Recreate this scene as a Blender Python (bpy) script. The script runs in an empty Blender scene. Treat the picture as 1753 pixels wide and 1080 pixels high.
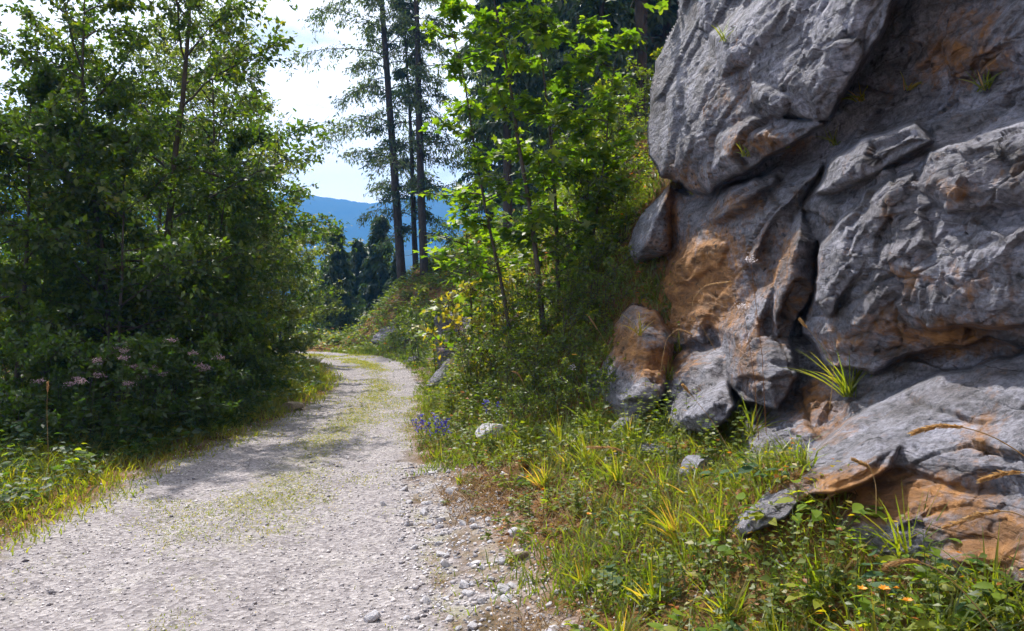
import bpy, math, random
import numpy as np
from mathutils import Vector

R = math.radians
sc = bpy.context.scene
C = sc.collection
random.seed(7)
RNG = np.random.default_rng(11)

# ------------------------------------------------------------------ camera, sky, sun, exposure
FPX, CX, CY, EYE = 1314.0, 876.5, 540.0, 1.6
cam_d = bpy.data.cameras.new('camera')
cam_d.sensor_width = 36.0
cam_d.lens = 36.0 * FPX / 1753.0
cam_d.clip_start = 0.05
cam_d.clip_end = 20000
cam = bpy.data.objects.new('camera', cam_d)
C.objects.link(cam)
cam.location = (0, 0, EYE)
cam.rotation_euler = (R(90), 0, 0)
sc.camera = cam

SUN_AZ = -27.0      # degrees from +Y, negative = to the left
SUN_EL = 58.0
CLOUD = 3.1
W = bpy.data.worlds.new('World')
sc.world = W
W.use_nodes = True
nt = W.node_tree
nt.nodes.clear()
wo = nt.nodes.new('ShaderNodeOutputWorld')
bg = nt.nodes.new('ShaderNodeBackground')
sky = nt.nodes.new('ShaderNodeTexSky')
sky.sky_type = 'NISHITA'
sky.sun_disc = False
sky.sun_elevation = R(SUN_EL)
sky.sun_rotation = R(SUN_AZ)
sky.air_density = 1.0
sky.dust_density = 3.0
sky.altitude = 900
tc = nt.nodes.new('ShaderNodeTexCoord')
mp = nt.nodes.new('ShaderNodeMapping')
mp.inputs['Scale'].default_value = (1.0, 1.0, 2.4)
mp.inputs['Location'].default_value = (CLOUD, 0.0, 0.0)
cn = nt.nodes.new('ShaderNodeTexNoise')
cn.inputs['Scale'].default_value = 2.6
cn.inputs['Detail'].default_value = 7
cn.inputs['Roughness'].default_value = 0.6
cr = nt.nodes.new('ShaderNodeValToRGB')
cr.color_ramp.elements[0].position = 0.20
cr.color_ramp.elements[1].position = 0.40
cmix = nt.nodes.new('ShaderNodeMixRGB')
cmix.inputs[2].default_value = (18.5, 18.6, 18.8, 1)
nt.links.new(tc.outputs['Generated'], mp.inputs['Vector'])
nt.links.new(mp.outputs[0], cn.inputs['Vector'])
nt.links.new(cn.outputs['Fac'], cr.inputs[0])
nt.links.new(cr.outputs[0], cmix.inputs[0])
nt.links.new(sky.outputs[0], cmix.inputs[1])
cbw = nt.nodes.new('ShaderNodeRGBToBW')         # clouds take the brightness of the sky they drift in
nt.links.new(sky.outputs[0], cbw.inputs[0])
cgain = nt.nodes.new('ShaderNodeMath')
cgain.operation = 'MULTIPLY'
cgain.inputs[1].default_value = 6.2
nt.links.new(cbw.outputs[0], cgain.inputs[0])
nt.links.new(cgain.outputs[0], cmix.inputs[2])
nt.links.new(cmix.outputs[0], bg.inputs['Color'])
bg.inputs['Strength'].default_value = 0.05
nt.links.new(bg.outputs[0], wo.inputs['Surface'])

sun_d = bpy.data.lights.new('sun', 'SUN')
sun_d.energy = 5.0
sun_d.angle = R(0.6)
sun_d.color = (1.0, 0.95, 0.86)
sun = bpy.data.objects.new('sun', sun_d)
C.objects.link(sun)
_az, _el = R(SUN_AZ), R(SUN_EL)
SUNV = Vector((math.sin(_az) * math.cos(_el), math.cos(_az) * math.cos(_el), math.sin(_el)))
sun.rotation_euler = SUNV.to_track_quat('Z', 'Y').to_euler()
sun.location = (0, 0, 50)

sc.view_settings.view_transform = 'Standard'
sc.view_settings.look = 'None'
sc.view_settings.exposure = 0.74
sc.view_settings.gamma = 1.0
sc.view_settings.use_curve_mapping = False
cy = sc.cycles
cy.max_bounces = 5
cy.diffuse_bounces = 2
cy.glossy_bounces = 2
cy.transmission_bounces = 4
cy.transparent_max_bounces = 6
cy.volume_bounces = 0
cy.caustics_reflective = False
cy.caustics_refractive = False
cy.sample_clamp_indirect = 6.0
cy.use_adaptive_sampling = True
cy.adaptive_threshold = 0.04
cy.use_light_tree = False


# ------------------------------------------------------------------ numeric helpers
def at(u, v, d):
    return Vector(((u - CX) / FPX * d, d, EYE - (v - CY) / FPX * d))


def sstep(a, b, x):
    t = np.clip((x - a) / (b - a), 0, 1)
    return t * t * (3 - 2 * t)


def _hash(ix, iy, iz, seed):
    h = (ix * 374761393 + iy * 668265263 + iz * 2147483647 * 3 + seed * 1274126177) & 0xFFFFFFFF
    h = ((h ^ (h >> 13)) * 1274126177) & 0xFFFFFFFF
    h = ((h ^ (h >> 16)) * 2246822519) & 0xFFFFFFFF
    h = h ^ (h >> 15)
    return (h & 0xFFFFFF) / float(0xFFFFFF)


def vnoise(p, seed=0):
    pi = np.floor(p).astype(np.int64)
    f = p - pi
    f = f * f * f * (f * (f * 6 - 15) + 10)
    x, y, z = pi[:, 0], pi[:, 1], pi[:, 2]
    fx, fy, fz = f[:, 0], f[:, 1], f[:, 2]
    def c(a, b, d):
        return _hash(x + a, y + b, z + d, seed)
    x00 = c(0, 0, 0) * (1 - fx) + c(1, 0, 0) * fx
    x10 = c(0, 1, 0) * (1 - fx) + c(1, 1, 0) * fx
    x01 = c(0, 0, 1) * (1 - fx) + c(1, 0, 1) * fx
    x11 = c(0, 1, 1) * (1 - fx) + c(1, 1, 1) * fx
    return ((x00 * (1 - fy) + x10 * fy) * (1 - fz) + (x01 * (1 - fy) + x11 * fy) * fz) * 2 - 1


def fbm(p, octv=4, gain=0.5, seed=0, ridged=False):
    a, s, out = 1.0, 0.0, np.zeros(len(p))
    for k in range(octv):
        n = vnoise(p * (2.03 ** k), seed + k * 17)
        if ridged:
            n = 1 - 2 * np.abs(n)
        out += a * n
        s += a
        a *= gain
    return out / s


def worley(p, seed=0):
    pi = np.floor(p).astype(np.int64)
    f1 = np.full(len(p), 9.0)
    f2 = np.full(len(p), 9.0)
    cid = np.zeros(len(p))
    fac = np.zeros(len(p))
    for a in (-1, 0, 1):
        for b in (-1, 0, 1):
            for c in (-1, 0, 1):
                q = pi + np.array([a, b, c])
                hx = _hash(q[:, 0], q[:, 1], q[:, 2], seed)
                hy = _hash(q[:, 0], q[:, 1], q[:, 2], seed + 5)
                hz = _hash(q[:, 0], q[:, 1], q[:, 2], seed + 9)
                d = np.sqrt((q[:, 0] + hx - p[:, 0]) ** 2 + (q[:, 1] + hy - p[:, 1]) ** 2 + (q[:, 2] + hz - p[:, 2]) ** 2)
                m = d < f1
                f2 = np.where(m, f1, np.minimum(f2, d))
                cid = np.where(m, hx, cid)
                tl = ((p[:, 0] - q[:, 0] - hx) * (_hash(q[:, 0], q[:, 1], q[:, 2], seed + 21) - .5) + (p[:, 1] - q[:, 1] - hy) * (_hash(q[:, 0], q[:, 1], q[:, 2], seed + 22) - .5)
                      + (p[:, 2] - q[:, 2] - hz) * (_hash(q[:, 0], q[:, 1], q[:, 2], seed + 23) - .5)) * 2
                fac = np.where(m, tl, fac)
                f1 = np.where(m, d, f1)
    return f1, f2, cid, fac


def p3(x, y, z=None):
    return np.stack([x, y, np.zeros_like(x) if z is None else z], 1)


def seg_dist(x, y, pts):
    """signed distance to an open polyline (positive to the right of its direction)."""
    best = np.full(x.shape, 1e9)
    sign = np.ones(x.shape)
    for (ax, ay), (bx, by) in zip(pts[:-1], pts[1:]):
        dx, dy = bx - ax, by - ay
        t = np.clip(((x - ax) * dx + (y - ay) * dy) / (dx * dx + dy * dy), 0, 1)
        ex, ey = x - ax - t * dx, y - ay - t * dy
        d = np.hypot(ex, ey)
        s = np.where(dx * (y - ay) - dy * (x - ax) < 0, 1.0, -1.0)
        m = d < best - 1e-9
        best = np.where(m, d, best)
        sign = np.where(m, s, sign)
    return best * sign


def poly_sd(u, v, pts):
    """signed distance to a closed polygon, positive inside."""
    n = len(pts)
    best = np.full(u.shape, 1e9)
    ins = np.zeros(u.shape, bool)
    for i in range(n):
        ax, ay = pts[i]
        bx, by = pts[(i + 1) % n]
        dx, dy = bx - ax, by - ay
        t = np.clip(((u - ax) * dx + (v - ay) * dy) / (dx * dx + dy * dy + 1e-9), 0, 1)
        best = np.minimum(best, np.hypot(u - ax - t * dx, v - ay - t * dy))
        cond = ((ay > v) != (by > v))
        xi = ax + (v - ay) / (by - ay + 1e-12) * dx
        ins ^= cond & (u < xi)
    return np.where(ins, best, -best)


# ------------------------------------------------------------------ mesh helpers
def mesh_np(name, V, F, mat=None, smooth=False, tint=None, extra=None):
    V = np.asarray(V, np.float32)
    F = np.asarray(F, np.int32)
    k = F.shape[1]
    me = bpy.data.meshes.new(name)
    me.vertices.add(len(V))
    me.vertices.foreach_set('co', V.ravel())
    me.loops.add(F.size)
    me.loops.foreach_set('vertex_index', F.ravel())
    me.polygons.add(len(F))
    me.polygons.foreach_set('loop_start', np.arange(0, F.size, k, dtype=np.int32))
    me.polygons.foreach_set('loop_total', np.full(len(F), k, np.int32))
    if smooth:
        me.polygons.foreach_set('use_smooth', np.ones(len(F), bool))
    if tint is not None:
        a = me.attributes.new('tint', 'FLOAT', 'POINT')
        a.data.foreach_set('value', np.asarray(tint, np.float32))
    for k_, arr in (extra or {}).items():
        a = me.attributes.new(k_, 'FLOAT', 'POINT')
        a.data.foreach_set('value', np.asarray(arr, np.float32))
    me.update(calc_edges=True)
    me.validate()
    if mat:
        me.materials.append(mat)
    return me


def link(name, me, parent=None, loc=None):
    o = bpy.data.objects.new(name, me)
    C.objects.link(o)
    if parent:
        o.parent = parent
    if loc is not None:
        o.location = loc
    return o


def tag(o, label=None, cat=None, group=None, kind=None):
    if label: o['label'] = label
    if cat: o['category'] = cat
    if group: o['group'] = group
    if kind: o['kind'] = kind
    return o


def empty(name, loc, label, cat, group=None):
    o = bpy.data.objects.new(name, None)
    C.objects.link(o)
    o.location = loc
    o.empty_display_size = 0.2
    return tag(o, label, cat, group)


def copy_tree(o, parent=None):
    c = o.copy()
    C.objects.link(c)
    if parent is not None:
        c.parent = parent
    for ch in [k for k in o.children]:
        copy_tree(ch, c)
    return c


class MB:
    """collects vertex and triangle arrays that end up in ONE mesh."""
    def __init__(self):
        self.V, self.F, self.T, self.n = [], [], [], 0

    def add(self, V, F, t=None):
        V = np.asarray(V, float)
        if len(V) == 0:
            return
        self.V.append(V)
        self.F.append(np.asarray(F, np.int64) + self.n)
        self.T.append(np.full(len(V), 0.5) if t is None else np.broadcast_to(np.asarray(t, float), (len(V),)))
        self.n += len(V)

    def tube(self, pts, rad, sides=6, t=None):
        pts = np.asarray(pts, float)
        n = len(pts)
        rad = np.broadcast_to(np.asarray(rad, float), (n,))
        tan = np.gradient(pts, axis=0)
        tan /= np.linalg.norm(tan, axis=1)[:, None] + 1e-9
        ref = np.array([1.0, 0.13, 0.0]) if abs(tan[:, 0]).mean() < 0.8 else np.array([0.0, 1.0, 0.1])
        a = np.cross(tan, ref)
        a /= np.linalg.norm(a, axis=1)[:, None] + 1e-9
        b = np.cross(tan, a)
        th = np.linspace(0, 2 * math.pi, sides, endpoint=False)
        V = (pts[:, None, :] + rad[:, None, None] * (np.cos(th)[None, :, None] * a[:, None, :] + np.sin(th)[None, :, None] * b[:, None, :])).reshape(-1, 3)
        i = np.arange(n - 1)[:, None] * sides
        j = np.arange(sides)[None, :]
        q0 = (i + j).ravel()
        q1 = (i + (j + 1) % sides).ravel()
        q2, q3 = q1 + sides, q0 + sides
        self.add(V, np.concatenate([np.stack([q0, q1, q2], 1), np.stack([q0, q2, q3], 1)]), t)

    def inst(self, TV, TF, M, P, t=None):
        """template TV (k,3), TF (m,3); M (N,3,3) column frames scaled; P (N,3)."""
        N = len(P)
        if N == 0:
            return
        k = len(TV)
        V = (np.einsum('nij,kj->nki', M, TV) + P[:, None, :]).reshape(-1, 3)
        F = (TF[None] + (np.arange(N) * k)[:, None, None]).reshape(-1, TF.shape[1])
        tt = None if t is None else np.repeat(t, k)
        self.add(V, F, tt)

    def mesh(self, name, mat, smooth=False):
        return mesh_np(name, np.concatenate(self.V), np.concatenate(self.F), mat, smooth, np.concatenate(self.T))

    def obj(self, name, mat, parent=None, smooth=False, loc=None):
        return link(name, self.mesh(name, mat, smooth), parent, loc)


def frames(nrm, tan, size, wid=None):
    """orthonormal frames with x = tan, z ~ nrm, scaled."""
    tan = tan / (np.linalg.norm(tan, axis=1)[:, None] + 1e-9)
    y = np.cross(nrm, tan)
    y /= np.linalg.norm(y, axis=1)[:, None] + 1e-9
    z = np.cross(tan, y)
    size = np.asarray(size)
    wid = size if wid is None else np.asarray(wid)
    return np.stack([tan * size[:, None], y * wid[:, None], z * size[:, None]], 2)


def randdir(n, rng):
    v = rng.normal(size=(n, 3))
    return v / np.linalg.norm(v, axis=1)[:, None]


# leaf templates: stalk at the origin, blade along +x
LEAF_V = np.array([[0, 0, 0], [.36, .30, .06], [.36, -.30, .06], [.5, 0, -.02], [1, 0, -.10]])
LEAF_F = np.array([[0, 3, 1], [0, 2, 3], [1, 3, 4], [2, 4, 3]])
SPRAY_V = np.array([[0, 0, 0], [.35, .17, -.02], [.35, -.17, -.02], [1, 0, -.12]])
SPRAY_F = np.array([[0, 2, 1], [1, 2, 3]])


def broad_template(n=7):
    V = [[0, 0, 0]]
    for i in range(1, n):
        t = i / n
        w = .30 * math.sin(math.pi * t ** .8) ** .8
        zb = -.30 * (t - .35) ** 2
        V += [[t, w, zb + .10 * w + .012 * (-1) ** i], [t, 0, zb - .01], [t, -w, zb + .10 * w - .012 * (-1) ** i]]
    V.append([1.0, 0, -.14])
    F = [[0, 2, 1], [0, 3, 2]]
    for i in range(n - 2):
        a = 1 + 3 * i
        F += [[a, a + 1, a + 4], [a, a + 4, a + 3], [a + 1, a + 2, a + 5], [a + 1, a + 5, a + 4]]
    e = len(V) - 1
    F += [[e - 3, e - 2, e], [e - 2, e - 1, e]]
    return np.array(V), np.array(F)


BROAD_V, BROAD_F = broad_template()


def maple_template():
    out = [(0, 0)]
    lobes = [(-128, .50), (-66, .86), (0, 1.0), (66, .86), (128, .50)]
    pts = []
    for i, (a, r) in enumerate(lobes):
        for da, rr in ((-22, .66), (-13, .82), (0, 1.0), (13, .82), (22, .66)):
            pts.append((a + da, r * rr))
        if i < 4:
            pts.append(((a + lobes[i + 1][0]) / 2, .46 if 0 < i < 3 else .38))
    V = [[.32, 0, -.015]]
    for a, r in pts:
        x, y = .34 + .62 * r * math.cos(R(a)), .62 * r * math.sin(R(a))
        V.append([x, y, .10 * abs(y) - .16 * max(0, x - .4) ** 1.3])
    V.append([.20, 0, 0])
    n = len(V)
    F = [[0, i, i + 1] for i in range(1, n - 1)] + [[0, n - 1, 1]]
    return np.array(V), np.array(F)


MAPLE_V, MAPLE_F = maple_template()


# ------------------------------------------------------------------ materials
def new_mat(name):
    m = bpy.data.materials.new(name)
    m.use_nodes = True
    t = m.node_tree
    t.nodes.clear()
    o = t.nodes.new('ShaderNodeOutputMaterial')
    return m, t, o


def ramp(t, stops):
    r = t.nodes.new('ShaderNodeValToRGB')
    e = r.color_ramp.elements
    while len(e) > 1:
        e.remove(e[-1])
    e[0].position = stops[0][0]
    e[0].color = (*stops[0][1], 1)
    for p, c in stops[1:]:
        k = e.new(p)
        k.color = (*c, 1)
    return r


def leaf_mat(name, stops, trans=0.55, gloss=0.05, rough=0.5, boost=(2.5, 2.5, .8), single=False):
    m, t, o = new_mat(name)
    if single:
        inf = t.nodes.new('ShaderNodeObjectInfo')
        fac = inf.outputs['Random']
    else:
        a = t.nodes.new('ShaderNodeAttribute')
        a.attribute_name = 'tint'
        fac = a.outputs['Fac']
    r = ramp(t, stops)
    t.links.new(fac, r.inputs[0])
    col = r.outputs[0]
    df = t.nodes.new('ShaderNodeBsdfDiffuse')
    tr = t.nodes.new('ShaderNodeBsdfTranslucent')
    mul = t.nodes.new('ShaderNodeMixRGB')
    mul.blend_type = 'MULTIPLY'
    mul.inputs[0].default_value = 1
    mul.inputs[2].default_value = (*boost, 1)
    t.links.new(col, df.inputs['Color'])
    t.links.new(col, mul.inputs[1])
    t.links.new(mul.outputs[0], tr.inputs['Color'])
    mx = t.nodes.new('ShaderNodeMixShader')
    mx.inputs[0].default_value = trans
    t.links.new(df.outputs[0], mx.inputs[1])
    t.links.new(tr.outputs[0], mx.inputs[2])
    gl = t.nodes.new('ShaderNodeBsdfGlossy')
    gl.inputs['Roughness'].default_value = rough
    m2 = t.nodes.new('ShaderNodeMixShader')
    m2.inputs[0].default_value = gloss
    t.links.new(mx.outputs[0], m2.inputs[1])
    t.links.new(gl.outputs[0], m2.inputs[2])
    t.links.new(m2.outputs[0], o.inputs[0])
    return m


def noise_node(t, scale, detail=6, rough=0.6, vec=None, dist=0.0):
    n = t.nodes.new('ShaderNodeTexNoise')
    n.inputs['Scale'].default_value = scale
    n.inputs['Detail'].default_value = detail
    n.inputs['Roughness'].default_value = rough
    n.inputs['Distortion'].default_value = dist
    if vec is not None:
        t.links.new(vec, n.inputs['Vector'])
    return n


def mixc(t, fac, a, b, mode='MIX'):
    m = t.nodes.new('ShaderNodeMixRGB')
    m.blend_type = mode
    for i, x in ((0, fac), (1, a), (2, b)):
        if isinstance(x, (int, float)):
            m.inputs[i].default_value = x
        elif isinstance(x, tuple):
            m.inputs[i].default_value = (*x, 1)
        else:
            t.links.new(x, m.inputs[i])
    return m.outputs[0]


def math_node(t, op, a, b=0.0):
    n = t.nodes.new('ShaderNodeMath')
    n.operation = op
    for i, x in ((0, a), (1, b)):
        if isinstance(x, (int, float)):
            n.inputs[i].default_value = x
        else:
            t.links.new(x, n.inputs[i])
    return n.outputs[0]


def principled(t, o, rough=0.9, spec=0.2):
    b = t.nodes.new('ShaderNodeBsdfPrincipled')
    b.inputs['Roughness'].default_value = rough
    b.inputs['Specular IOR Level'].default_value = spec
    t.links.new(b.outputs[0], o.inputs[0])
    return b


def bump(t, b, height, strength, dist):
    n = t.nodes.new('ShaderNodeBump')
    n.inputs['Strength'].default_value = strength
    n.inputs['Distance'].default_value = dist
    t.links.new(height, n.inputs['Height'])
    t.links.new(n.outputs[0], b.inputs['Normal'])
    return n


def geo_pos(t):
    return t.nodes.new('ShaderNodeNewGeometry').outputs['Position']


def plain_mat(name, c1, c2, scale=8, rough=0.85, bs=0.3, bd=0.02, stretch=None):
    m, t, o = new_mat(name)
    b = principled(t, o, rough)
    tcn = t.nodes.new('ShaderNodeTexCoord')
    vec = tcn.outputs['Object']
    if stretch:
        mpn = t.nodes.new('ShaderNodeMapping')
        mpn.inputs['Scale'].default_value = stretch
        t.links.new(vec, mpn.inputs[0])
        vec = mpn.outputs[0]
    n = noise_node(t, scale, 6, .65, vec)
    r = ramp(t, [(.3, c1), (.7, c2)])
    t.links.new(n.outputs['Fac'], r.inputs[0])
    t.links.new(r.outputs[0], b.inputs['Base Color'])
    bump(t, b, n.outputs['Fac'], bs, bd)
    return m


def rock_material(name, orange_attr=True):
    m, t, o = new_mat(name)
    b = principled(t, o, 0.75, 0.3)
    pos = geo_pos(t)
    mpn = t.nodes.new('ShaderNodeMapping')
    mpn.inputs['Rotation'].default_value = (R(25), R(-35), R(10))
    mpn.inputs['Scale'].default_value = (.6, .6, 1.9)
    t.links.new(pos, mpn.inputs[0])
    big = noise_node(t, 1.3, 8, .62, pos)
    mid = noise_node(t, 5.0, 9, .74, mpn.outputs[0], .5)
    fine = noise_node(t, 34.0, 7, .75, pos)
    r1 = ramp(t, [(.28, (.055, .052, .058)), (.42, (.150, .146, .164)), (.55, (.245, .242, .282)), (.68, (.36, .355, .415)), (.82, (.54, .53, .60))])
    t.links.new(mid.outputs['Fac'], r1.inputs[0])
    r2 = ramp(t, [(.35, (.62, .57, .55)), (.5, (.95, .94, .95)), (.65, (1.2, 1.2, 1.25))])
    t.links.new(big.outputs['Fac'], r2.inputs[0])
    c = mixc(t, 1.0, r1.outputs[0], r2.outputs[0], 'MULTIPLY')
    rf = ramp(t, [(.34, (.28, .28, .28)), (.5, (.92, .92, .92)), (.66, (1.35, 1.35, 1.35))])
    t.links.new(fine.outputs['Fac'], rf.inputs[0])
    c = mixc(t, .85, c, rf.outputs[0], 'MULTIPLY')
    # brown and ochre weathering with an outline of its own, carried by the 'tint' attribute
    pn_ = noise_node(t, 16, 5, .7, pos)
    at_ = t.nodes.new('ShaderNodeAttribute')
    at_.attribute_name = 'tint'
    on = noise_node(t, 3.2, 7, .7, pos, .8)
    f = math_node(t, 'ADD', at_.outputs['Fac'], math_node(t, 'MULTIPLY', math_node(t, 'SUBTRACT', mixc(t, .45, on.outputs['Fac'], pn_.outputs['Fac']), .5), 2.1))
    fr = ramp(t, [(.28, (0, 0, 0)), (.62, (.9, .9, .9))])
    t.links.new(f, fr.inputs[0])
    oc = ramp(t, [(.3, (.06, .034, .018)), (.48, (.24, .108, .030)), (.62, (.42, .19, .045)), (.78, (.54, .29, .09))])
    t.links.new(mid.outputs['Fac'], oc.inputs[0])
    c = mixc(t, fr.outputs[0], c, oc.outputs[0])
    # dark lichen spots
    vo = t.nodes.new('ShaderNodeTexVoronoi')
    vo.inputs['Scale'].default_value = 9
    vo.inputs['Randomness'].default_value = 1
    t.links.new(mixc(t, .06, pos, mid.outputs['Color'], 'ADD'), vo.inputs['Vector'])
    lr = ramp(t, [(.12, (.24, .24, .25)), (.26, (1, 1, 1))])
    t.links.new(vo.outputs['Distance'], lr.inputs[0])
    lm = ramp(t, [(.44, (0, 0, 0)), (.54, (1, 1, 1))])
    t.links.new(big.outputs['Fac'], lm.inputs[0])
    c = mixc(t, lm.outputs[0], c, mixc(t, 1.0, c, lr.outputs[0], 'MULTIPLY'))
    ca = t.nodes.new('ShaderNodeAttribute')
    ca.attribute_name = 'crack'
    cf = ramp(t, [(.30, (0, 0, 0)), (.95, (.8, .8, .8))])
    t.links.new(mixc(t, .5, ca.outputs['Fac'], math_node(t, 'MULTIPLY', ca.outputs['Fac'], math_node(t, 'MULTIPLY', fine.outputs['Fac'], 2.0))), cf.inputs[0])
    c = mixc(t, cf.outputs[0], c, (.045, .038, .028))
    t.links.new(c, b.inputs['Base Color'])
    ve = t.nodes.new('ShaderNodeTexVoronoi')
    ve.feature = 'DISTANCE_TO_EDGE'
    ve.inputs['Scale'].default_value = 4.5
    t.links.new(mixc(t, .10, mpn.outputs[0], on.outputs['Color'], 'ADD'), ve.inputs['Vector'])
    vf = t.nodes.new('ShaderNodeTexVoronoi')
    vf.inputs['Scale'].default_value = 13
    t.links.new(mpn.outputs[0], vf.inputs['Vector'])
    er = ramp(t, [(0, (0, 0, 0)), (.045, (1, 1, 1))])
    t.links.new(ve.outputs['Distance'], er.inputs[0])
    jn = math_node(t, 'ADD', math_node(t, 'MULTIPLY', er.outputs[0], .22), math_node(t, 'MULTIPLY', vf.outputs['Distance'], .35))
    hgt = math_node(t, 'ADD', math_node(t, 'ADD', mid.outputs['Fac'], jn), math_node(t, 'MULTIPLY', fine.outputs['Fac'], .45))
    bump(t, b, hgt, .9, .045)
    return m


M = {}
M['rock'] = rock_material('limestone')
M['stone'] = plain_mat('pale_stone', (.30, .29, .32), (.58, .56, .60), 9, .85, .5, .03)
M['brownstone'] = plain_mat('brown_stone', (.17, .13, .09), (.33, .27, .20), 9, .85, .5, .03)
M['bark'] = plain_mat('bark', (.045, .038, .032), (.12, .10, .085), 14, .95, .9, .03, (1, 1, .25))
M['sprucebark'] = plain_mat('spruce_bark', (.035, .028, .025), (.095, .078, .070), 10, .95, .9, .04, (1, 1, .3))
M['stem'] = plain_mat('green_stem', (.06, .09, .02), (.12, .16, .04), 20, .7, .1, .003)
M['drystem'] = plain_mat('dry_stem', (.30, .19, .08), (.45, .30, .14), 30, .7, .1, .003)
M['redstem'] = plain_mat('reddish_stem', (.16, .07, .03), (.28, .13, .05), 30, .7, .1, .003)
M['leaf_tree'] = leaf_mat('leaf_broad', [(0, (.022, .048, .006)), (.45, (.050, .092, .008)), (.8, (.100, .140, .010)), (1, (.19, .18, .012))], .5, .045, .45)
M['leaf_willow'] = leaf_mat('leaf_grey_green', [(0, (.045, .075, .020)), (.5, (.085, .125, .028)), (1, (.17, .18, .035))], .5, .07, .42)
M['leaf_yellow'] = leaf_mat('leaf_yellow_green', [(0, (.10, .12, .015)), (.5, (.19, .18, .02)), (1, (.30, .22, .02))], .55, .07, .45)
M['leaf_maple'] = leaf_mat('leaf_maple', [(0, (.040, .082, .006)), (.5, (.080, .152, .008)), (1, (.145, .195, .010))], .6, .05, .45)
M['leaf_maple1'] = leaf_mat('leaf_maple_single', [(0, (.055, .10, .006)), (.5, (.085, .150, .012)), (1, (.16, .195, .014))], .6, .05, .45, single=True)
M['needle'] = leaf_mat('needle', [(0, (.016, .036, .016)), (.5, (.030, .060, .022)), (1, (.060, .092, .026))], .35, .06, .5)
M['needle_sparse'] = leaf_mat('needle_light', [(0, (.030, .055, .022)), (.5, (.055, .088, .030)), (1, (.11, .135, .035))], .45, .06, .5)
M['grass'] = leaf_mat('grass_blade', [(0, (.045, .080, .008)), (.45, (.120, .155, .012)), (.72, (.22, .205, .022)), (.86, (.34, .22, .065)), (1, (.34, .17, .06))], .55, .06, .45)
M['herb'] = leaf_mat('herb_leaf', [(0, (.034, .066, .008)), (.5, (.090, .130, .010)), (.8, (.18, .195, .012)), (.93, (.30, .22, .012)), (1, (.30, .10, .015))], .5, .04, .5)
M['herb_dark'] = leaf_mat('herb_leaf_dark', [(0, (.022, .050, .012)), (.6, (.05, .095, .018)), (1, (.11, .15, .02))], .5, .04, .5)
M['bluegreen'] = leaf_mat('bluish_leaf', [(0, (.08, .15, .07)), (1, (.20, .29, .14))], .4, .12, .4, (1.5, 1.7, .8))
M['drygrass'] = leaf_mat('dry_grass_head', [(0, (.34, .20, .09)), (1, (.56, .38, .18))], .45, .05, .5, (1.3, 1.2, 1.0))
M['pink'] = leaf_mat('pink_floret', [(0, (.24, .155, .18)), (1, (.44, .32, .34))], .45, .03, .6, (1.2, 1.2, 1.2))
M['white'] = leaf_mat('white_floret', [(0, (.60, .54, .60)), (1, (.85, .80, .84))], .4, .03, .6, (1, 1, 1))
M['blue'] = leaf_mat('blue_petal', [(0, (.035, .030, .26)), (1, (.09, .07, .46))], .5, .05, .5, (1.4, 1.4, 1.4))
M['orange'] = leaf_mat('orange_petal', [(0, (.70, .26, .01)), (1, (.85, .42, .02))], .4, .05, .5, (1.1, 1.1, 1))
M['goldenleaf'] = leaf_mat('yellow_leaf', [(0, (.40, .34, .015)), (1, (.55, .42, .02))], .5, .05, .5, (1.2, 1.2, 1))


def ground_material():
    """earth, gravel or grass sod by the painted 'tint' (1 = gravel track, 0 = soil)."""
    m, t, o = new_mat('earth_and_gravel')
    b = principled(t, o, .95, .1)
    pos = geo_pos(t)
    a = t.nodes.new('ShaderNodeAttribute'); a.attribute_name = 'tint'
    n1 = noise_node(t, 2.2, 6, .6, pos)
    n2 = noise_node(t, 45, 5, .75, pos)
    vo = t.nodes.new('ShaderNodeTexVoronoi')
    vo.inputs['Scale'].default_value = 38
    t.links.new(pos, vo.inputs['Vector'])
    gr = ramp(t, [(.2, (.14, .128, .135)), (.45, (.28, .258, .268)), (.62, (.36, .335, .345)), (.85, (.54, .51, .52))])
    t.links.new(mixc(t, .55, n2.outputs['Fac'], vo.outputs['Color']), gr.inputs[0])
    gb = ramp(t, [(.3, (.80, .78, .80)), (.7, (1.06, 1.05, 1.04))])
    t.links.new(n1.outputs['Fac'], gb.inputs[0])
    gcol = mixc(t, 1.0, gr.outputs[0], gb.outputs[0], 'MULTIPLY')
    ma = t.nodes.new('ShaderNodeAttribute'); ma.attribute_name = 'moss'
    n3 = noise_node(t, 4.5, 8, .75, pos)
    mf = math_node(t, 'ADD', ma.outputs['Fac'], math_node(t, 'MULTIPLY', math_node(t, 'SUBTRACT', n3.outputs['Fac'], .5), 2.2))
    mr = ramp(t, [(.45, (0, 0, 0)), (.95, (.8, .8, .8))])
    t.links.new(mf, mr.inputs[0])
    gcol = mixc(t, mr.outputs[0], gcol, mixc(t, n2.outputs['Fac'], (.14, .14, .06), (.33, .30, .19)))
    sr = ramp(t, [(.3, (.040, .032, .013)), (.43, (.090, .062, .022)), (.53, (.19, .095, .034)), (.70, (.33, .17, .07))])
    t.links.new(mixc(t, .5, n1.outputs['Fac'], n2.outputs['Fac']), sr.inputs[0])
    f = math_node(t, 'ADD', a.outputs['Fac'], math_node(t, 'MULTIPLY', math_node(t, 'SUBTRACT', n1.outputs['Fac'], .5), .9))
    fr = ramp(t, [(.38, (0, 0, 0)), (.62, (1, 1, 1))])
    t.links.new(f, fr.inputs[0])
    t.links.new(mixc(t, fr.outputs[0], sr.outputs[0], gcol), b.inputs['Base Color'])
    bump(t, b, math_node(t, 'ADD', vo.outputs['Distance'], n2.outputs['Fac']), .7, .02)
    return m


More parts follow.
